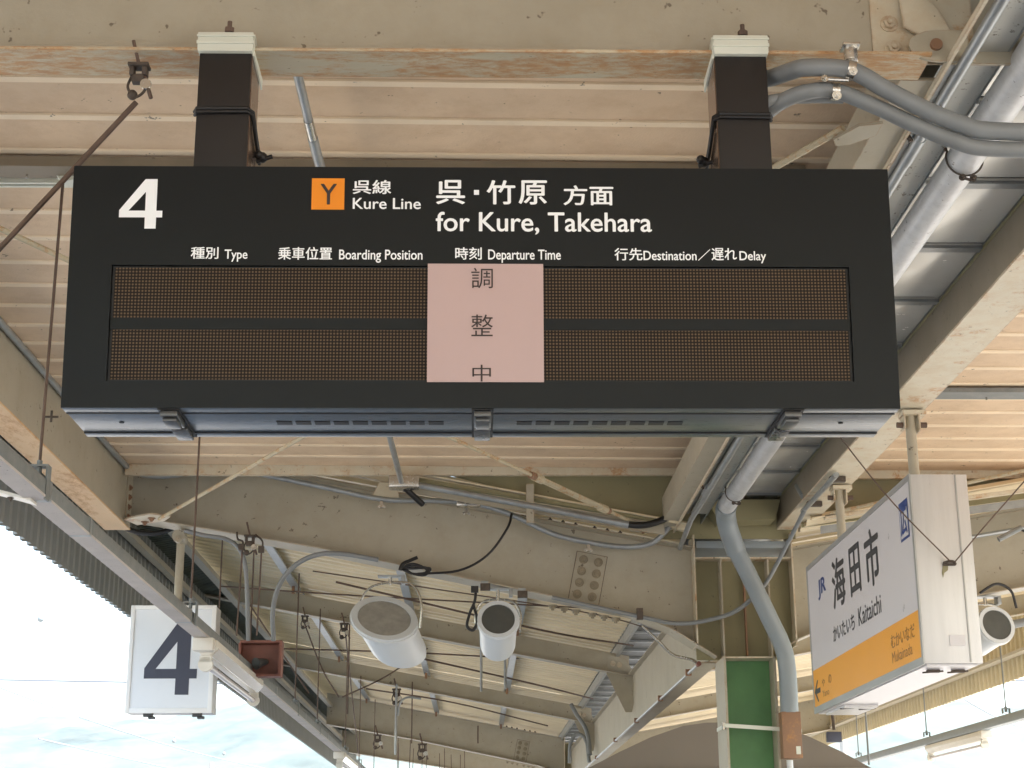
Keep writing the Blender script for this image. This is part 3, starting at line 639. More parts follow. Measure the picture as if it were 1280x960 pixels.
# ------------------------------------------------------------------ tubes, pipes and conduits
t = thing('flexible_conduit_pair', 'two thick grey flexible tubes curving from the right hanger of the board', 'cable conduit', (1.2, 4.8, 2.5))
a = smoothpath([(.93, 4.97, 2.60), (1.0, 4.93, 2.588), (1.05, 4.85, 2.57), (1.10, 4.79, 2.555), (1.245, 4.79, 2.545), (1.36, 4.79, 2.475), (1.48, 4.79, 2.405), (1.60, 4.79, 2.350), (1.72, 4.79, 2.325), (2.2, 4.79, 2.32)])
b = smoothpath([(.93, 4.97, 2.43), (.99, 4.93, 2.465), (1.04, 4.88, 2.482), (1.11, 4.84, 2.492), (1.20, 4.84, 2.495), (1.33, 4.84, 2.44), (1.45, 4.83, 2.37), (1.58, 4.82, 2.305), (1.72, 4.815, 2.272), (2.2, 4.80, 2.265)])
c3 = smoothpath([(.93, 4.90, 2.455), (1.0, 4.89, 2.485), (1.12, 4.89, 2.495), (1.24, 4.90, 2.50)])
part('tube', G().tube(a, .030, 16), 'grey_tube', t); part('tube', G().tube(b, .027, 16), 'grey_tube', t); part('tube', G().tube(c3, .02, 12), 'grey_tube', t)
t = thing('pipe_clamp', 'bright steel pipe clamps holding two grey tubes to the beam flange', 'pipe clamp', (1.235, 4.8, 2.56))
def ringg(c, r, w, ax, n=18, th=.003):
    c = Vector(c); ax = Vector(ax).normalized(); u = ax.orthogonal().normalized(); v_ = ax.cross(u); g = G(); vs = []
    for rr, q in ((r, -w/2), (r, w/2), (r+th, w/2), (r+th, -w/2)):
        for i in range(n):
            a_ = 2*math.pi*i/n; vs.append(c+ax*q+(u*math.cos(a_)+v_*math.sin(a_))*rr)
    return g.add(vs, [(k*n+i, k*n+(i+1) % n, ((k+1) % 4)*n+(i+1) % n, ((k+1) % 4)*n+i) for k in range(4) for i in range(n)])
part('band', ringg((1.245, 4.79, 2.545), .031, .026, (1, 0, -.25)), 'steel', t)
part('band', ringg((1.20, 4.84, 2.493), .028, .026, (1, 0, -.1)), 'steel', t)
part('nut_block', G().tube([(1.252, 4.80, 2.585), (1.252, 4.80, 2.645)], .024, 16).box((1.222, 4.77, 2.632), (1.280, 4.83, 2.642)), 'steel', t, bevel=.002)
part('bolt', G().hexbolt((1.245, 4.757, 2.525), (0, -1, -.2), .010, .008).hexbolt((1.198, 4.81, 2.463), (0, -1, -.2), .011, .008).tube([(1.155, 4.79, 2.512), (1.235, 4.79, 2.508)], .006, 8).hexbolt((1.155, 4.785, 2.512), (0, -1, 0), .009, .008), 'steel', t)

t = thing('drain_pipe', 'thick white drain pipe running back above the right end of the board', 'pipe', (1.9, 8, 2.64))
part('pipe_run', G().tube([(1.91, 3.5, 2.66), (1.915, 12.02, 2.655)], .068, 24), 'pipe', t)
el = smoothpath([(1.915, 11.98, 2.655), (1.93, 12.16, 2.64), (1.97, 12.32, 2.55), (2.05, 12.46, 2.38)], 6)
part('elbow', G().tube(el, .079, 24), 'grey_pvc', t)
dn = smoothpath([(2.03, 12.43, 2.42), (2.17, 12.52, 2.16), (2.31, 12.60, 1.88), (2.415, 12.66, 1.66), (2.445, 12.68, 1.48), (2.445, 12.68, 1.15)], 7)
part('downpipe', G().tube(dn, .070, 24), 'grey_pvc', t)
first = None
for y in (5.72, 11.55):
    g = G(); n = 22; pts = [(1.911+.073*math.cos(a_), y, 2.658+.073*math.sin(a_)) for a_ in [math.pi*(-1.15+1.35*i/n) for i in range(n+1)]]
    g.tube(pts, .004, 6); g.tube([(1.90, y, 2.575), (1.93, y, 2.565)], .006, 6); g.hexbolt((1.895, y-.005, 2.575), (-.3, -1, 0), .010, .010); g.hexbolt((1.935, y-.005, 2.572), (.3, -1, 0), .010, .010)
    g.tube([(1.84, y, 2.69), (1.835, y, 2.74)], .007, 6)
    part('pipe_strap', g, 'dark_iron', t)
t = thing('steel_conduit', 'thin galvanised conduit under the edge of the beam beside the drain pipe', 'conduit', (1.66, 8, 2.6))
part('conduit_run', G().tube([(1.655, 3.6, 2.62), (1.675, 12.3, 2.605), (1.66, 12.9, 2.50)], .021, 14), 'galv', t)
for y in (5.45, 11.2): part('coupling', G().tube([(1.662, y, 2.618), (1.662, y+.22, 2.618)], .0245, 14), 'galv', t); part('hook', G().tube([(1.625, y, 2.60), (1.61, y, 2.64), (1.62, y, 2.67)], .009, 6), 'dark_iron', t)
t = thing('deck_conduit', 'slim galvanised conduit crossing the salmon deck behind the left hanger', 'conduit', (-.65, 9, 2.93))
part('conduit_run', G().tube([(-.705, 3.6, 2.925), (-.69, 6.08, 2.925)], .0185, 12).tube([(-.69, 6.12, 2.925), (-.60, 12.4, 2.925)], .022, 12), 'galv', t)
part('coupling', G().tube([(-.692, 5.95, 2.925), (-.689, 6.22, 2.925)], .0205, 12), 'steel', t)
part('junction_box', G().box((-.70, 12.32, 2.88), (-.46, 12.46, 2.975)), 'steel', t, bevel=.01)
part('sloping_run', G().tube([(-.52, 12.42, 2.925), (.3, 12.44, 2.775), (1.12, 12.46, 2.618)], .025, 14), 'galv', t)
part('coupling', G().tube([(1.10, 12.46, 2.622), (1.20, 12.46, 2.602)], .030, 12), 'galv', t)
part('black_sleeve', G().tube(smoothpath([(1.19, 12.46, 2.604), (1.33, 12.46, 2.60), (1.46, 12.48, 2.64), (1.55, 12.5, 2.69)]), .027, 12), 'black_rubber', t)
part('black_tail', G().tube([(-.57, 12.44, 2.89), (-.44, 12.6, 2.80)], .024, 10), 'black_rubber', t)
t = thing('beam_top_conduit', 'grey conduit following the left beam and then the top edge of the big beam', 'conduit', (-1, 12.8, 3))
p = smoothpath([(-2.79, 6, 3.07), (-2.79, 9, 3.07), (-2.79, 12.2, 3.07), (-2.74, 12.6, 3.06), (-2.55, 12.76, 3.07), (-2.02, 12.80, 3.13), (-1.29, 12.80, 2.995), (-.765, 12.80, 2.885), (-.35, 12.80, 2.875), (0, 12.80, 2.845), (.284, 12.80, 2.755), (.61, 12.80, 2.60), (.9, 12.80, 2.53), (1.2, 12.80, 2.49), (1.42, 12.78, 2.52), (1.56, 12.72, 2.64)], 6)
part('conduit_run', G().tube(p, .022, 12), 'galv', t)
part('junction_box', G().box((-.17, 12.74, 2.82), (.03, 12.84, 2.925)), 'steel', t, bevel=.012)
g = G()
for x, z in ((-2.0, 3.10), (-.78, 2.865), (.9, 2.505), (-.09, 2.81)): g.box((x-.012, 12.77, z-.05), (x+.012, 12.83, z)); g.hexbolt((x-.02, 12.78, z-.045), (0, -1, 0), .009, .01); g.hexbolt((x+.02, 12.78, z-.045), (0, -1, 0), .009, .01)
part('clip', g, 'steel', t)
t = thing('edge_conduit', 'grey cable conduit drooping from the slanted beam to the lower flange of the big beam', 'conduit', (2, 12.6, 2))
part('conduit_run', G().tube([(2.50, 10.8, 2.61), (2.50, 12.0, 2.61)], .02, 12), 'galv', t)
part('drooping_tube', G().tube(smoothpath([(2.50, 11.9, 2.61), (2.47, 12.25, 2.50), (2.40, 12.5, 2.34), (2.28, 12.6, 2.14), (2.08, 12.66, 1.96), (1.86, 12.70, 1.885), (1.60, 12.78, 1.865), (1.28, 12.80, 1.93), (.6, 12.80, 2.08)], 8), .0175, 12), 'grey_tube', t)
g = G()
for y in (10.95, 11.75): g.box((2.49, y, 2.60), (2.60, y+.05, 2.635))
g.box((1.28, 12.78, 1.90), (1.33, 12.83, 1.99))
part('clip', g, 'dark_iron', t)
t = thing('terminal_box', 'rusty brown box strapped beside the green column', 'junction box', (2.44, 12.68, .82))
part('box', G().box((2.37, 12.62, .80), (2.52, 12.78, 1.155)), 'rust_box', t, bevel=.006)
part('sticker', G().box((2.47, 12.617, .83), (2.505, 12.6195, .89)), 'clamp_white', t)
part('pipe_stub', G().tube([(2.43, 12.7, -1.6), (2.43, 12.7, .79)], .025, 14), 'pipe', t)
t = thing('girder_end_conduit', 'short galvanised conduit bending along the flange to the centre girder', 'conduit', (1.6, 13.15, 1.9))
part('conduit_run', G().tube(smoothpath([(1.36, 13.16, 1.90), (1.50, 13.22, 1.78), (1.62, 13.28, 1.68), (1.78, 13.3, 1.64), (1.84, 13.34, 1.60)]), .013, 10), 'steel', t)
t = thing('drooping_cables', 'pair of grey conduits bending over the edge of the centre girder', 'conduit', (1.5, 24, 1.9))
part('conduit_run', G().tube(smoothpath([(1.52, 26.2, 2.52), (1.60, 26.1, 2.35), (1.72, 26.0, 2.15), (1.77, 25.9, 1.95), (1.78, 25.8, 1.7)]), .035, 8).tube(smoothpath([(1.78, 26.0, 1.6), (1.74, 26.1, 1.95), (1.60, 26.2, 2.05), (1.5, 26.25, 1.9), (1.48, 26.25, 1.6)]), .03, 8), 'grey_tube', t)

# ------------------------------------------------------------------ rods, braces, hangers
def rod(name, a, b, r, m, label, cat='rod', turn=None, group=None):
    a, b = Vector(a), Vector(b); t = thing(name, label, cat, tuple(a), group)
    part('rod', G().tube([a, b], r, 8), m, t)
    if turn:
        d = (b-a); p0 = a+d*turn[0]; p1 = a+d*turn[1]; dn_ = d.normalized(); sdv = dn_.cross(Vector((0, 0, 1))).normalized()
        g = G()
        for s_ in (-1, 1): g.tube([p0+sdv*s_*r*1.6, p1+sdv*s_*r*1.6], r*.9, 6)
        g.tube([p0-dn_*.05, p0+dn_*.06], r*2.4, 8); g.tube([p1-dn_*.06, p1+dn_*.05], r*2.4, 8)
        part('turnbuckle', g, m, t)
        part('nut', G().tube([p0-dn_*.11, p0-dn_*.05], r*2, 6).tube([p1+dn_*.05, p1+dn_*.11], r*2, 6), 'rust_box', t)
    return t
rod('brace_rod', (-2.52, 12.50, 2.66), (1.36, 5.40, 2.63), .014, 'cream_rod', 'cream brace rod rising from the left corner gusset to the right hanger', 'brace rod')
rod('brace_rod', (1.34, 12.72, 2.64), (-2.8, 5.2, 2.68), .014, 'cream_rod', 'rusty brace rod with a turnbuckle crossing to the beam by the pipes', 'brace rod', (.09, .22))
rod('brace_rod', (-.4, 13.3, 2.92), (.25, 13.4, 2.79), .006, 'rod', 'thin brown rod over the big beam behind the pipes', 'brace rod')
rod('sway_rod', (-1.155, 4.93, 2.485), (-1.66, 4.95, 1.85), .0095, 'rod', 'dark slanted rod pulling from the beam clamp to the left edge', 'rod')
def beam_clamp(c, label, s=1., extra=True):
    x, y, z = c; t = thing('beam_clamp', label, 'clamp', c, 'iron clamps on the beam flanges')
    g = G(); g.box((x-.035*s, y-.03*s, z-.02*s), (x+.035*s, y+.02*s, z-.008*s)); g.box((x-.03*s, y-.02*s, z-.05*s), (x-.015*s, y+.02*s, z-.02*s)); g.box((x+.012*s, y-.02*s, z-.05*s), (x+.028*s, y+.02*s, z-.02*s)); g.box((x-.022*s, y-.015*s, z-.075*s), (x+.018*s, y+.015*s, z-.045*s))
    part('jaw', g, 'dark_iron', t, bevel=.003*s)
    part('bolt', G().tube([(x-.02*s, y-.03*s, z+.07*s), (x+.002*s, y-.02*s, z-.015*s)], .006*s, 8).tube([(x+.02*s, y, z-.05*s), (x+.045*s, y, z-.13*s)], .007*s, 8), 'rod', t)
    part('shackle', G().tube(smoothpath([(x-.025*s, y, z-.05*s), (x-.035*s, y, z-.09*s), (x-.01*s, y, z-.125*s), (x+.02*s, y, z-.105*s), (x+.028*s, y, z-.06*s)]), .005*s, 6).ball((x-.018*s, y, z-.118*s), .018*s), 'dark_iron', t)
    if extra: part('washer', G().tube([(x+.028*s, y-.012*s, z-.085*s), (x+.028*s, y-.02*s, z-.085*s)], .019*s, 12), 'steel', t)
    return t
beam_clamp((-1.145, 4.90, 2.615), 'dark iron clamp on the foreground flange left of the board')
RT = .007
def hrod(x, y, z0, z1, label, m='rod', r=RT, foot=True):
    t = thing('hanger_rod', label, 'hanger rod', (x, y, z0), 'hanger rods')
    part('rod', G().tube([(x, y, z1), (x, y, z0+.02)], r, 8), m, t)
    if foot:
        g = G(); g.box((x-.045, y-.03, z0+.055), (x+.045, y+.03, z0+.063)); g.box((x+.037, y-.03, z0-.09), (x+.045, y+.03, z0+.055)); g.box((x-.045, y-.03, z0+.0), (x-.038, y+.03, z0+.055)); g.tube([(x, y, z0+.02), (x, y, z0+.085)], r*1.9, 6)
        part('hook', g, 'raceway', t)
    return t
RX, RZ = -1.88, 1.60
hrod(RX, 6.72, RZ, 3.0, 'brown rod hanging just left of the departure board')
hrod(RX+.02, 10.4, RZ, 3.0, 'brown rod dropping behind the left end of the board to the number sign')
for y, lab in ((13.35, 'brown rod above the small red box'), (16.8, 'long brown rod right of the small red box'), (19.2, 'brown rod beside the V of two wires'), (23.4, 'brown rod left of the far lamp'), (26.2, 'thin far rod just past the far lamp'), (30, 'farthest rod of the lighting raceway')):
    hrod(RX, y, RZ, T(RX)-.2 if y > 13.4 else 2.60, lab)
rod('tie_rod', (-1.62, 19.6, 2.86), (-1.88, 26.0, 1.75), .009, 'rod', 'slanted tie rod left of the V of wires', 'rod')
rod('tie_rod', (-2.2, 15.5, 2.45), (-1.72, 16.6, 1.72), .008, 'rod', 'slanted tie rod crossing from the red box to the right', 'rod')
for k, (x, y, z, lab) in enumerate(((-2.10, 19.62, 2.97, 'clamp on the slim beam left of the large speaker'), (-1.62, 19.62, 2.88, 'clamp on the slim beam below the curved conduit'), (-1.84, 12.86, 2.60, 'triple clamp on the big beam over the red box'), (-1.30, 26.3, 2.80, 'clamp on the second slim beam'), (-2.0, 33.0, 2.60, 'clamp on the far haunched beam'), (-1.1, 33.0, 2.42, 'right clamp on the far haunched beam'))):
    beam_clamp((x, y-.05, z), lab, 1.3+.25*k*(k != 2))
g0 = thing('clamp_bundle', 'dark cluster of hooks hanging over the red box', 'clamp', (-1.84, 12.84, 2.5))
part('hook', G().tube(smoothpath([(-1.95, 12.82, 2.62), (-1.94, 12.82, 2.56), (-1.90, 12.82, 2.54), (-1.90, 12.82, 2.47)]), .008, 6).box((-1.93, 12.80, 2.47), (-1.885, 12.84, 2.52)), 'dark_iron', g0)
part('hook', G().tube(smoothpath([(-1.80, 12.82, 2.60), (-1.74, 12.82, 2.54), (-1.745, 12.82, 2.45)]), .008, 6).box((-1.77, 12.80, 2.45), (-1.725, 12.84, 2.50)), 'dark_iron', g0)
part('rod', G().tube([(-1.90, 12.82, 2.47), (-1.915, 12.82, 1.78)], .007, 8).tube([(-1.745, 12.82, 2.45), (-1.755, 12.82, 1.78)], .007, 8), 'rod', g0)
# wires between far beams
def cable(name, pts, r, m, label, cat='wire'):
    t = thing(name, label, cat, pts[0]); part('strand', G().tube(smoothpath(pts, 6), r, 6), m, t); return t
cable('roof_wire', [(-2.6, 16.2, 2.75), (-1.2, 16.25, 2.66), (1.2, 16.4, 2.55)], .008, 'rod', 'brown wire strung under the roof behind the speakers')
cable('roof_wire', [(-1.35, 15.2, 2.62), (.6, 15.6, 2.22), (1.75, 18.0, 2.38)], .010, 'rod', 'brown wire sloping right past the small speaker')
cable('roof_wire', [(-3.0, 22.5, 2.95), (-1, 22.6, 2.90), (.9, 22.8, 2.82)], .011, 'rod', 'lower brown wire strung beyond the slim beam')
cable('roof_wire', [(-1.0, 20.5, 2.62), (.7, 21.5, 2.35), (1.75, 24.5, 2.44)], .012, 'rod', 'brown wire sloping right in the second bay')
cable('roof_wire', [(-1.9, 27.8, 2.95), (-.4, 27.9, 2.72), (1.3, 30, 2.50)], .013, 'rod', 'far brown wire sloping right above the haunched beam')
cable('guy_wire', [(-2.1, 19.5, 2.86), (-1.86, 19.4, 2.30), (-1.64, 19.3, 1.95)], .009, 'rod', 'left leg of the V of wires')
cable('guy_wire', [(-.60, 19.5, 2.55), (-1.1, 19.4, 2.2), (-1.60, 19.3, 1.95)], .009, 'rod', 'right leg of the V of wires')
for i in range(11):
    x = -1.85+i*.16+random.uniform(-.04, .04); y = 33+random.uniform(0, 6)
    t = thing('hanger_rod', 'short thin rod in the distant cluster at the bottom of the roof', 'hanger rod', (x, y, 1.6), 'distant cluster of thin hanger rods')
    part('rod', G().tube([(x, y, T(x)-.4), (x+random.uniform(-.05, .05), y, 1.5)], .008, 6), 'rod', t)
cable('black_cable', [(.28, 12.78, 2.76), (.24, 12.70, 2.62), (.08, 12.68, 2.40), (-.15, 12.70, 2.28), (-.48, 12.76, 2.265)], .011, 'black_rubber', 'black cable looping down the big beam to the large speaker', 'cable')
t = thing('cable_coil', 'coil of black cable tied to the beam above the large speaker', 'cable', (-.55, 12.76, 2.3))
g = G()
for k in range(3):
    g.tube(smoothpath([(-.62+.02*k, 12.77, 2.31), (-.52, 12.75, 2.345-.02*k), (-.42+.02*k, 12.76, 2.31), (-.42, 12.77, 2.275-.01*k), (-.52, 12.75, 2.265), (-.62+.02*k, 12.77, 2.31)]), .009, 6)
g.tube(smoothpath([(-.62, 12.74, 2.29), (-.60, 12.74, 2.34), (-.54, 12.74, 2.37), (-.48, 12.74, 2.395)]), .016, 6)
part('loops', g, 'black_rubber', t)

for (x, y, z0, z1, r, m, lab) in ((.05, 19.55, 2.02, 2.62, .016, 'galv', 'short grey pipe hanging left below the small middle speaker'), (.34, 19.55, 2.05, 2.58, .016, 'galv', 'short grey pipe hanging right below the small middle speaker'),
        (-1.30, 26.2, 1.72, 2.85, .020, 'galv', 'grey pipe standing over the far lamp'), (-1.05, 26.3, 1.9, 2.9, .010, 'rod', 'thin rod right of the grey pipe over the far lamp'), (-1.55, 19.5, 1.75, 2.85, .009, 'rod', 'long rod left of the large speaker'),
        (.02, 32.9, 2.38, 2.75, .014, 'rod', 'stub rod on the far haunched beam'), (-2.35, 14.6, 1.7, 3.0, .007, 'rod', 'thin rod in front of the left wing just left of the red box')):
    hrod(x, y, z0, z1, lab, m, r, False)
t = thing('curved_conduit', 'small bent conduit beside the grey pipe over the far lamp', 'conduit', (-1.2, 26.2, 2.3))
part('conduit_run', G().tube(smoothpath([(-1.27, 26.2, 2.35), (-1.24, 26.2, 2.55), (-1.12, 26.2, 2.64), (-.9, 26.2, 2.62)]), .018, 8), 'galv', t)
cable('roof_wire', [(-1.5, 14.5, 2.6), (.9, 14.9, 2.30), (1.8, 16.5, 2.35)], .006, 'rod', 'faint brown wire close behind the big beam')
# ------------------------------------------------------------------ lighting raceways
RW = thing('lighting_raceway', 'grey steel raceway slanting past the left end of the board', 'cable raceway', (-1.88, 15, 1.6))
part('channel', G().box((-1.925, 2, 1.53), (-1.84, 40, 1.60)), 'raceway', RW, bevel=.004)
part('lid', G().box((-1.935, 2, 1.518), (-1.836, 40, 1.5295)), 'raceway_under', RW)
first = None
for y in (6.75, 7.5, 10.3, 12.4, 14.9, 17.5, 20.2):
    g = G().box((-1.9355, y, 1.5165), (-1.8345, y+.035, 1.602))
    if first is None: first = part('band', g, 'galv', RW); fy = y
    else: share(first, RW, (0, y-fy, 0))
t = thing('cross_arm', 'pale flat arm under the raceway at the left edge of the picture', 'bracket', (-2.1, 6.75, 1.5))
part('arm', G().hexa([(-2.25, 6.70, 1.60), (-1.90, 6.70, 1.505), (-1.90, 6.80, 1.505), (-2.25, 6.80, 1.60), (-2.25, 6.70, 1.612), (-1.90, 6.70, 1.517), (-1.90, 6.80, 1.517), (-2.25, 6.80, 1.612)]), 'light_white', t)
part('bolt', G().hexbolt((-2.0, 6.75, 1.53), (0, 0, -1), .01, .008), 'dark_iron', t)
RW2 = thing('lighting_raceway', 'blue grey raceway hanging below the right eave', 'cable raceway', (6.25, 25, 1.6))
part('channel', G().box((6.21, 8, 1.60), (6.33, 45, 1.70)), 'grey_pvc', RW2, bevel=.006)
for y, lab in ((15.8, 'rod at the right edge holding the right raceway'), (19.15, 'rod below the right speaker'), (22.64, 'rod left of the right speaker reaching the raceway'), (26.8, 'far rod under the station name sign')):
    hrod(6.27, y, 1.72, 2.75, lab, 'raceway', .009)
hrod(5.35, 22.3, 1.3, 2.6, 'dark cable rod dropping below the station name sign', 'grey_tube', .014, False)
def fixture(x, y, z, L_, label, tubex):
    t = thing('fluorescent_light', label, 'fluorescent light', (x, y, z), 'fluorescent lights on the raceways')
    part('housing', G().prism([(x-.07, y, z), (x+.075, y, z), (x+.075, y, z-.05), (x+.03, y, z-.105), (x-.03, y, z-.105), (x-.07, y, z-.05)], (0, L_, 0)), 'light_white', t, bevel=.004)
    part('reflector', G().prism([(x+.0765, y+.06, z-.049), (x+.081, y+.06, z-.052), (x+.036, y+.06, z-.107), (x+.0315, y+.06, z-.106)], (0, L_-.12, 0)), 'reflector', t)
    part('end_cap', G().box((x-.075, y-.11, z-.085), (x+.065, y-.002, z+.004)), 'light_white', t, bevel=.008)
    part('lamp_holder', G().tube([(x, y, z-.165), (x, y+.05, z-.165)], .05, 18).box((x-.04, y, z-.15), (x+.04, y+.05, z-.106)), 'light_white', t)
    part('lamp_holder', G().tube([(x, y+L_-.05, z-.165), (x, y+L_, z-.165)], .05, 18).box((x-.04, y+L_-.05, z-.15), (x+.04, y+L_, z-.106)), 'light_white', t)
    part('tube', G().tube([(x, y+.052, z-.165), (x, y+L_-.052, z-.165)], .021, 16), 'tube_glass', t)
    return t
F1 = fixture(-1.865, 11.1, 1.512, 2.5, 'white fluorescent lamp in front of the number 4 sign', 0)
F2 = copy_thing(F1, (0, 11.2, 0), 'far fluorescent lamp low on the left raceway')
F3 = copy_thing(F1, (8.15, 9.0, .08), 'fluorescent lamp hanging under the right raceway')

# ------------------------------------------------------------------ platform number sign
t = thing('number_sign', 'white illuminated box sign with a large dark 4', 'platform number sign', (-2.45, 13.1, 1.2))
part('casing', G().box((-2.80, 13.004, 1.195), (-2.115, 13.23, 2.045)), 'alu', t, bevel=.004)
for b_ in (((-2.800, 1.19), (-2.768, 2.05)), ((-2.147, 1.19), (-2.112, 2.05)), ((-2.7675, 1.19), (-2.1475, 1.23)), ((-2.7675, 2.018), (-2.1475, 2.05))):
    part('frame', G().box((b_[0][0], 12.985, b_[0][1]), (b_[1][0], 13.003, b_[1][1])), 'frame_white', t, bevel=.002)
fc = part('face_panel', G().box((-2.7675, 12.995, 1.2305), (-2.1475, 13.0035, 2.0175)), 'four_face', t)
poly_print(FOUR[0], FOUR[1], (-2.667, 1.335, -2.245, 1.905), lambda u, v, l=0: (u, 12.9935, v), 'four_text', fc)
g = G()
for x in (-2.66, -2.27): g.box((x, 13.02, 1.165), (x+.075, 13.06, 1.194)); g.box((x+.04, 13.02, 1.15), (x+.09, 13.08, 1.17))
part('latch', g, 'station_text', t)
part('hanger_pipe', G().tube([(-2.45, 13.1, 2.60), (-2.45, 13.1, 2.05)], .034, 16), 'cream', t)
part('hanger_cap', G().tube([(-2.45, 12.97, 2.62), (-2.45, 13.15, 2.62)], .052, 16).hexbolt((-2.45, 12.97, 2.60), (0, -1, 0), .016, .012), 'cream', t)

t = thing('control_box', 'small red brown box hanging behind the raceway with a dark horn inside', 'junction box', (-1.74, 13.2, 1.5))
part('back', G().box((-1.93, 13.27, 1.50), (-1.60, 13.29, 1.775)), 'red_box', t)
part('rim', G().box((-1.93, 13.12, 1.766), (-1.59, 13.268, 1.785)).box((-1.93, 13.12, 1.495), (-1.59, 13.268, 1.512)).box((-1.610, 13.12, 1.5125), (-1.59, 13.268, 1.7655)).box((-1.94, 13.12, 1.5125), (-1.922, 13.268, 1.7655)), 'red_box', t)
part('horn', G().tube([(-1.80, 13.16, 1.60), (-1.72, 13.25, 1.63)], [.05, .02], 12), 'gutter_dark', t)
t = thing('curved_conduit', 'wide grey conduit arching down to the right side of the red box', 'conduit', (-1.65, 12.9, 1.8))
part('conduit_run', G().tube(smoothpath([(-1.655, 13.1, 1.78), (-1.655, 12.98, 2.0), (-1.60, 12.9, 2.20), (-1.47, 12.84, 2.35), (-1.30, 12.82, 2.43), (-1.10, 12.82, 2.44), (-.80, 12.82, 2.39)]), .020, 14), 'grey_tube', t)
t = thing('curved_conduit', 'narrow grey conduit bending down to the left side of the red box', 'conduit', (-1.87, 12.9, 1.8))
part('conduit_run', G().tube(smoothpath([(-1.86, 13.1, 1.78), (-1.865, 12.98, 2.1), (-1.885, 12.92, 2.36), (-1.94, 12.9, 2.50), (-2.05, 12.88, 2.575), (-2.22, 12.86, 2.60), (-2.38, 12.86, 2.64)]), .018, 12), 'grey_tube', t)

# ------------------------------------------------------------------ loudspeakers
def skew(c, d, n, prof, seg):
    n = Vector(n).normalized(); u = n.cross(Vector((0, 0, 1))).normalized(); w = n.cross(u); g = G(); vs = []
    for k, q in prof: vs += [c+d*k+(u*math.cos(2*math.pi*i/seg)+w*math.sin(2*math.pi*i/seg))*q for i in range(seg)]
    m_ = len(prof); return g.add(vs, [(j*seg+i, j*seg+(i+1) % seg, (j+1)*seg+(i+1) % seg, (j+1)*seg+i) for j in range(m_-1) for i in range(seg)]+[tuple(range(seg)), tuple(range((m_-1)*seg, m_*seg))])
def speaker(c, r, L_, ax, label, plate, hang_z, nrm):
    c = Vector(c); ax = Vector(ax).normalized(); t = thing('loudspeaker', label, 'loudspeaker', tuple(c), 'white horn speakers under the roof')
    ks = [(-.02, .96), (0, 1.0), (.03, 1.0), (.10, .97), (.13, .90), (.55, .86), (.9, .84), (1.0, .80)]
    nrm = Vector(nrm).normalized(); part('shell', skew(c, ax*L_, nrm, [(k, r*q) for k, q in ks], 40), 'speaker', t)
    part('rim', ringg(c-nrm*L_*.03, r*.78, L_*.09, nrm, 40, r*.19), 'speaker', t)
    part('back_plate', G().tube([c-nrm*.018, c-nrm*.004], r*.77, 36), plate, t)
    side = ax.cross(Vector((0, 0, 1))).normalized(); mid = c+ax*L_*.35
    pts = [mid+side*r*1.02, mid+side*r*1.04+Vector((0, 0, r*.8)), mid+side*r*.6+Vector((0, 0, r*1.35)), mid-side*r*.6+Vector((0, 0, r*1.35)), mid-side*r*1.04+Vector((0, 0, r*.8)), mid-side*r*1.02]
    part('yoke', G().tube(smoothpath(pts, 5), .010, 8), 'steel', t)
    top = mid+Vector((0, 0, r*1.35)); part('stem', G().tube([top, Vector((top.x, top.y, hang_z))], .014, 10), 'steel', t)
    part('mount_bracket', G().box((top.x-.10, top.y-.05, hang_z-.012), (top.x+.12, top.y+.05, hang_z)).box((top.x+.09, top.y-.05, hang_z-.07), (top.x+.12, top.y+.05, hang_z-.0125)), 'galv', t, bevel=.003)
    return t
speaker((-.745, 12.80, 1.90), .275, .33, (.34, .66, -.60), 'large white speaker with a grey oval back plate', 'speaker_mesh', 2.27, (-.16, .74, -.66))
speaker((.168, 12.80, 1.895), .172, .34, (.0, .86, -.48), 'small white speaker with a dark round back under the middle of the big beam', 'speaker_dark', 2.17, (0, .93, -.36))
speaker((4.17, 12.80, 1.845), .160, .34, (-.25, .86, -.25), 'small white speaker at the right edge beside the station name sign', 'speaker_dark', 2.10, (-.2, .95, -.2))
t = thing('speaker_cable', 'short black cable knot left of the small middle speaker', 'cable', (-.03, 12.8, 1.95))
part('loops', G().tube(smoothpath([(-.01, 12.80, 2.14), (-.02, 12.80, 2.05), (-.06, 12.80, 1.95), (-.08, 12.80, 1.85), (-.03, 12.80, 1.82), (0, 12.80, 1.90), (-.03, 12.80, 2.02)]), .012, 6).box((-.05, 12.78, 2.12), (.01, 12.82, 2.17)), 'black_rubber', t)
for x, z in ((.06, 2.16), (.36, 2.10)):
    t = thing('clip_block', 'dark steel clip on the flange just above the small middle speaker, %s of the pair' % ('left' if x < .2 else 'right'), 'clamp', (x, 12.82, z))
    part('block', G().box((x-.035, 12.80, z-.02), (x+.045, 12.845, z+.035)), 'dark_iron', t, bevel=.003)
    part('strap', G().box((x-.03, 12.805, z+.036), (x+.03, 12.84, z+.055)), 'galv', t)
cable('black_cable', [(4.05, 12.75, 2.10), (4.18, 12.72, 2.17), (4.30, 12.74, 2.12), (4.34, 12.76, 1.98)], .011, 'black_rubber', 'dark cord looping over the right speaker', 'cable')
t = thing('ribbed_hose', 'dark ribbed hose running right from the right speaker', 'hose', (4.5, 12.9, 1.85))
part('hose', G().tube([(4.34, 12.9, 1.87), (4.9, 12.9, 1.97)], .035, 10), 'grey_tube', t)
cable('black_cable', [(4.03, 11.6, 2.39), (4.12, 11.6, 2.33), (4.20, 11.6, 2.20), (4.30, 11.6, 2.05), (4.45, 11.6, 1.92)], .009, 'black_rubber', 'black cable hanging right of the station name sign', 'cable')
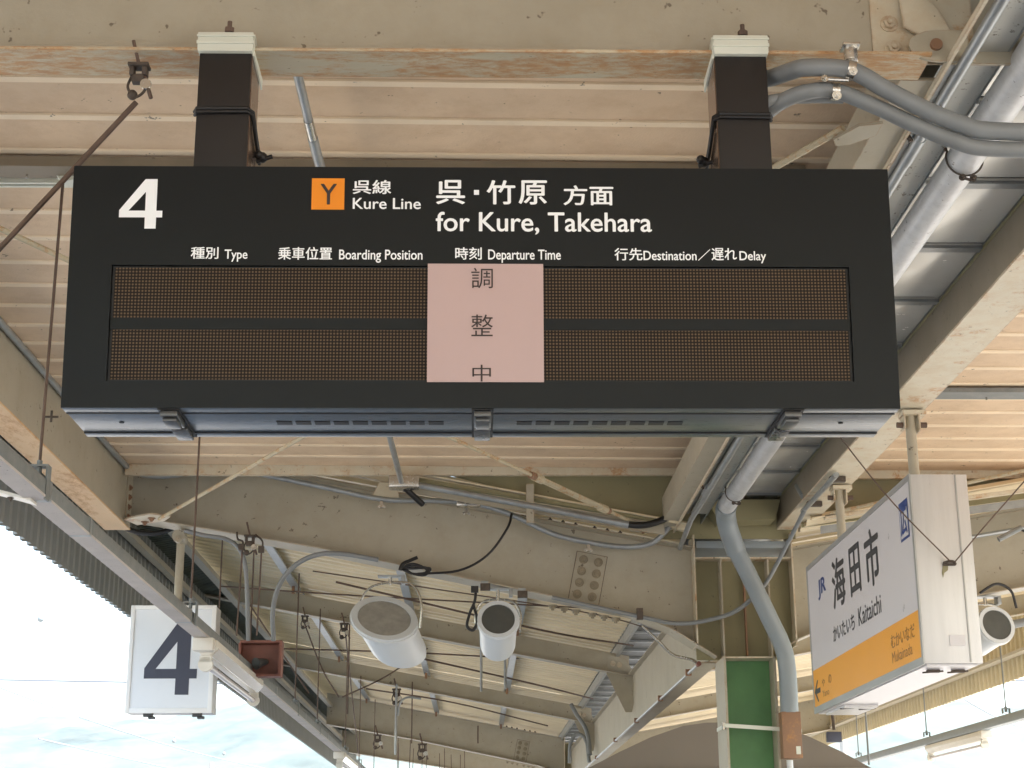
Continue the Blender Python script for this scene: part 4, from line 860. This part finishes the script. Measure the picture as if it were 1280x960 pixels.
rod('support_rod', (3.86, 11.6, 2.31), (4.04, 11.6, 2.40), .020, 'raceway', 'short grey sleeve where the black cable starts beside the station sign', 'sleeve')
rod('eave_bar', (2.8, 12.82, 2.36), (4.9, 12.82, 2.72), .018, 'galv', 'galvanised bar along the top of the right beam behind the station sign', 'conduit')

# ------------------------------------------------------------------ station name sign
KX, KY0, KY1, KZ0, KZ1 = 2.45, 8.78, 11.74, 1.055, 2.125
KS = thing('station_name_sign', 'white and orange station name box sign hanging edge on at the right', 'station name sign', (2.61, 10.2, KZ0))
part('casing', G().box((KX+.004, KY0+.004, KZ0+.006), (KX+.325, KY1, KZ1)), 'alu', KS, bevel=.003)
part('face_frame', G().box((KX-.004, KY0, KZ0), (KX+.003, KY1+.01, KZ0+.045)).box((KX-.004, KY0, KZ1-.03), (KX+.003, KY1+.01, KZ1+.004)).box((KX-.004, KY0, KZ0+.0455), (KX+.003, KY0+.035, KZ1-.0305)).box((KX-.004, KY1-.02, KZ0+.0455), (KX+.003, KY1+.01, KZ1-.0305)), 'alu_dark', KS)
part('name_panel', G().box((KX-.001, KY0+.0355, 1.362), (KX+.0035, KY1-.0205, KZ1-.031)), 'station_white', KS)
part('direction_band', G().box((KX-.0012, KY0+.0355, KZ0+.046), (KX+.0035, KY1-.0205, 1.3615)), 'station_orange', KS)
part('end_trim', G().box((KX+.255, KY0-.001, KZ0+.012), (KX+.262, KY0+.0035, KZ1-.004)), 'alu_dark', KS)
part('bottom_panel', G().box((KX+.02, KY0+.03, KZ0-.004), (KX+.30, KY1-.03, KZ0+.0055)), 'station_white', KS)
part('bottom_lens', G().box((KX+.05, 11.0, KZ0-.020), (KX+.28, 11.6, KZ0-.0045)), 'alu', KS)
def ks(u, v, l=0): return (KX-.0025-l, KY1-u, v)
def kbox(ya, yb, z0, z1): return (KY1-ya, z0, KY1-yb, z1)
text('海', kbox(10.92, 10.52, 1.675, 2.015), ks, 'station_text', KS, .022)
text('田', kbox(10.38, 10.08, 1.680, 2.000), ks, 'station_text', KS, .022)
text('市', kbox(9.95, 9.58, 1.655, 2.015), ks, 'station_text', KS, .022)
text('かいたいち', kbox(10.98, 10.33, 1.470, 1.575), ks, 'station_text', KS, .02)
text('Kaitaichi', kbox(10.22, 9.62, 1.470, 1.585), ks, 'station_text', KS, .008)
text('JR', kbox(11.38, 11.12, 1.82, 1.965), ks, 'station_blue', KS, .03, label='blue railway initials')
text('むかいなだ', kbox(9.45, 8.92, 1.225, 1.305), ks, 'station_brown', KS, .01)
text('Mukainada', kbox(9.45, 9.0, 1.140, 1.205), ks, 'station_brown', KS, 0)
text('や', kbox(11.44, 11.34, 1.215, 1.270), ks, 'station_brown', KS, .01)
text('の', kbox(11.22, 11.12, 1.215, 1.275), ks, 'station_brown', KS, .01)
text('Yano', kbox(11.44, 11.22, 1.145, 1.190), ks, 'station_brown', KS, 0)
poly_print([(0, .5), (.5, 1), (.68, 1), (.34, .62), (1, .62), (1, .38), (.34, .38), (.68, 0), (.5, 0)], [(0, 3, 2, 1), (0, 8, 7, 6), (0, 6, 5, 4, 3)], kbox(11.70, 11.50, 1.13, 1.28), ks, 'station_text', KS, 'arrow')
em = G().add([ks(KY1-y, z) for y, z in ((9.06, 1.785), (8.865, 1.785), (8.865, 2.01), (9.06, 2.01))], [(0, 1, 2, 3)])
em = part('area_mark', em, 'station_blue', KS, label='blue square area mark', smooth=False)
def ks2(u, v): return (KX-.0040, KY1-u, v)
part('mark_field', G().add([ks2(KY1-y, z) for y, z in ((9.045, 1.80), (8.885, 1.80), (8.885, 1.965), (9.045, 1.965))], [(0, 1, 2, 3)]), 'station_white', em, smooth=False)
text('広', kbox(9.035, 8.895, 1.81, 1.995), lambda u, v, l=0: (KX-.0055-l, KY1-u, v), 'station_blue', em, .03)
pp = part('maker_plate', G().box((2.60, KY0-.0015, 1.155), (2.685, KY0+.0035, 1.215)), 'station_white', KS)
part('stain', G().prism([(2.595, KY0-.0008, 1.598), (2.625, KY0-.0008, 1.60), (2.622, KY0-.0008, 1.575), (2.60, KY0-.0008, 1.56), (2.592, KY0-.0008, 1.535), (2.588, KY0-.0008, 1.56)], (0, .004, 0)), 'olive', KS)
part('eyelet', G().tube(smoothpath([(2.60, KY0-.005, 1.615), (2.625, KY0-.03, 1.62), (2.65, KY0-.03, 1.617), (2.665, KY0-.005, 1.61)]), .008, 6).box((2.595, KY0-.012, 1.60), (2.665, KY0+.003, 1.612)), 'dark_iron', KS)
g = G()
for x, y in ((2.52, 8.98), (2.66, 8.98), (2.52, 11.1), (2.66, 11.15)): g.box((x, y, KZ0-.020), (x+.07, y+.03, KZ0-.005)); g.tube([(x-.03, y, KZ0-.022), (x+.09, y+.01, KZ0-.012)], .005, 6)
part('latch', g, 'dark_iron', KS)
for y in (9.27, 11.25):
    hp = part('hanger_pipe', G().tube([(2.615, y, KZ1), (2.615, y, 2.60)], .031, 18), 'cream', KS)
    part('hanger_plate', G().box((2.56, y-.06, 2.60), (2.70, y+.06, 2.628)).box((2.655, y-.05, 2.50), (2.663, y+.05, 2.60)).box((2.567, y-.05, 2.52), (2.575, y+.05, 2.60)), 'cream_rust', hp)
    part('hanger_bolt', G().tube([(2.53, y-.01, 2.545), (2.565, y-.01, 2.545)], .018, 8).tube([(2.665, y-.01, 2.545), (2.71, y-.01, 2.545)], .018, 8), 'rod', hp)
cable('guy_wire', [(2.63, 8.735, 1.612), (2.28, 8.71, 2.0), (1.86, 8.70, 2.60)], .004, 'rod', 'thin guy wire from the station sign end rising left in front of its face', 'wire')
cable('guy_wire', [(2.65, 8.735, 1.612), (2.92, 8.71, 1.905), (3.85, 8.69, 2.87)], .004, 'rod', 'thin guy wire from the sign end up to the right deck', 'wire')
rod('brace_rod', (2.74, 12.1, 2.62), (7.2, 7.0, 2.75), .014, 'cream_rod', 'rusty brace rod rising right above the station name sign', 'brace rod')
rod('stay_bar', (2.455, 11.75, 2.67), (2.455, 11.95, 2.80), .02, 'galv', 'little triangular lug bar on the side of the slanted beam', 'lug')

# ------------------------------------------------------------------ waiting room roof behind the column
t = thing('waiting_room', 'brown vaulted canopy of a small building behind the green column', 'canopy building', (2.3, 17, -1.6))
arc = [(1.00, .86), (1.30, 1.01), (1.60, 1.145), (1.90, 1.245), (2.12, 1.275), (2.50, 1.275), (2.75, 1.25), (3.05, 1.15), (3.35, 1.01), (3.62, .86)]
part('roof', G().prism([(x, 15, z) for x, z in arc], (0, 6, 0)), 'taupe', t)
part('trim', G().box((.98, 14.96, .825), (3.64, 21.02, .859)), 'raceway_under', t)
part('wall', G().box((1.15, 15.1, -1.6), (3.45, 20.9, .824)), 'fascia_cream', t)
t = thing('hanging_monitor', 'small dark blue box on a pole behind the station name sign', 'monitor', (4.6, 20, 1.5))
part('box', G().box((4.78, 22.2, 1.62), (4.98, 22.3, 1.76)), 'four_text', t, bevel=.01)
part('pole', G().tube(smoothpath([(4.75, 22.3, 2.35), (4.82, 22.3, 2.12), (4.88, 22.3, 2.05), (4.90, 22.3, 1.79)]), .022, 8), 'dark_iron', t)

# ------------------------------------------------------------------ overhead line outside
def far_wire(a, b, r, label):
    t = thing('overhead_wire', label, 'overhead wire', a); a, b = Vector(a), Vector(b)
    part('strand', G().tube([a+(b-a)*i/12-Vector((0, 0, .35*math.sin(math.pi*i/12))) for i in range(13)], r, 6), 'wire_far', t)
far_wire((-22, 52, 6.0), (26, 52, 5.9), .036, 'level span wire crossing behind the number sign')
far_wire((-13.6, 38, 5.0), (-8.0, 70, 3.9), .025, 'overhead wire slanting down left of the number sign')
far_wire((-16, 60, 4.6), (-7.5, 110, 4.6), .035, 'lower overhead wire left of the number sign')
far_wire((9, 30, 3.0), (22, 62, 5.2), .025, 'overhead wire outside the right eave')
for (x, y, z, r, lab) in ((-10.85, 40, 5.98, .085, 'pale blue line insulator high in the white sky'), (-9.6, 52, 3.9, .07, 'small line insulator low on the left'), (-8.0, 52, 3.5, .06, 'small line insulator beside the number sign foot')):
    t = thing('insulator', lab, 'insulator', (x, y, z)); part('disc', G().ball((x, y, z), r, 12), 'grey_pvc', t); part('stem', G().tube([(x, y, z+r*.8), (x+.02, y, z+r*2)], r*.2, 6), 'wire_far', t)
for (x, y, lab) in ((-14.5, 90, 'far line mast left of the platform'), (13.5, 60, 'far line mast right of the platform')):
    t = thing('line_mast', lab, 'mast', (x, y, -2.6))
    part('mast', G().tube([(x, y, -2.6), (x, y, 5.6)], .14, 10), 'concrete', t)
    part('arm', G().tube([(x, y, 5.2), (x+(2.5 if x < 0 else -2.5), y, 4.8)], .05, 8), 'wire_far', t)

# ------------------------------------------------------------------ summer haze between the platform and the hills
hz = G().box((-1400, -40, -3.7), (1400, 1200, 140)); hm = bpy.data.materials.new('haze'); hm.use_nodes = True
hn = hm.node_tree; hn.nodes.remove(hn.nodes['Principled BSDF']); pv = hn.nodes.new('ShaderNodeVolumePrincipled')
pv.inputs['Color'].default_value = (.90, .95, 1, 1); pv.inputs['Density'].default_value = .00025; pv.inputs['Anisotropy'].default_value = .3
hn.links.new(pv.outputs[0], hn.nodes['Material Output'].inputs['Volume']); part('haze', hz, hm, smooth=False, kind='stuff')

t = thing('black_hose', 'short sagging black hose behind the left corner gusset', 'hose', (-2.75, 13.2, 2.7))
part('hose', G().tube(smoothpath([(-3.0, 13.2, 2.77), (-2.85, 13.2, 2.70), (-2.66, 13.2, 2.69), (-2.48, 13.2, 2.76)]), .022, 8), 'black_rubber', t)
t = thing('wire_cross_clip', 'tiny dark cross shaped clip beside the lower left corner of the board', 'clip', (-1.62, 5.9, 1.65))
part('clip', G().box((-1.645, 5.9, 1.648), (-1.595, 5.905, 1.656)).box((-1.624, 5.894, 1.63), (-1.616, 5.899, 1.675)), 'dark_iron', t)
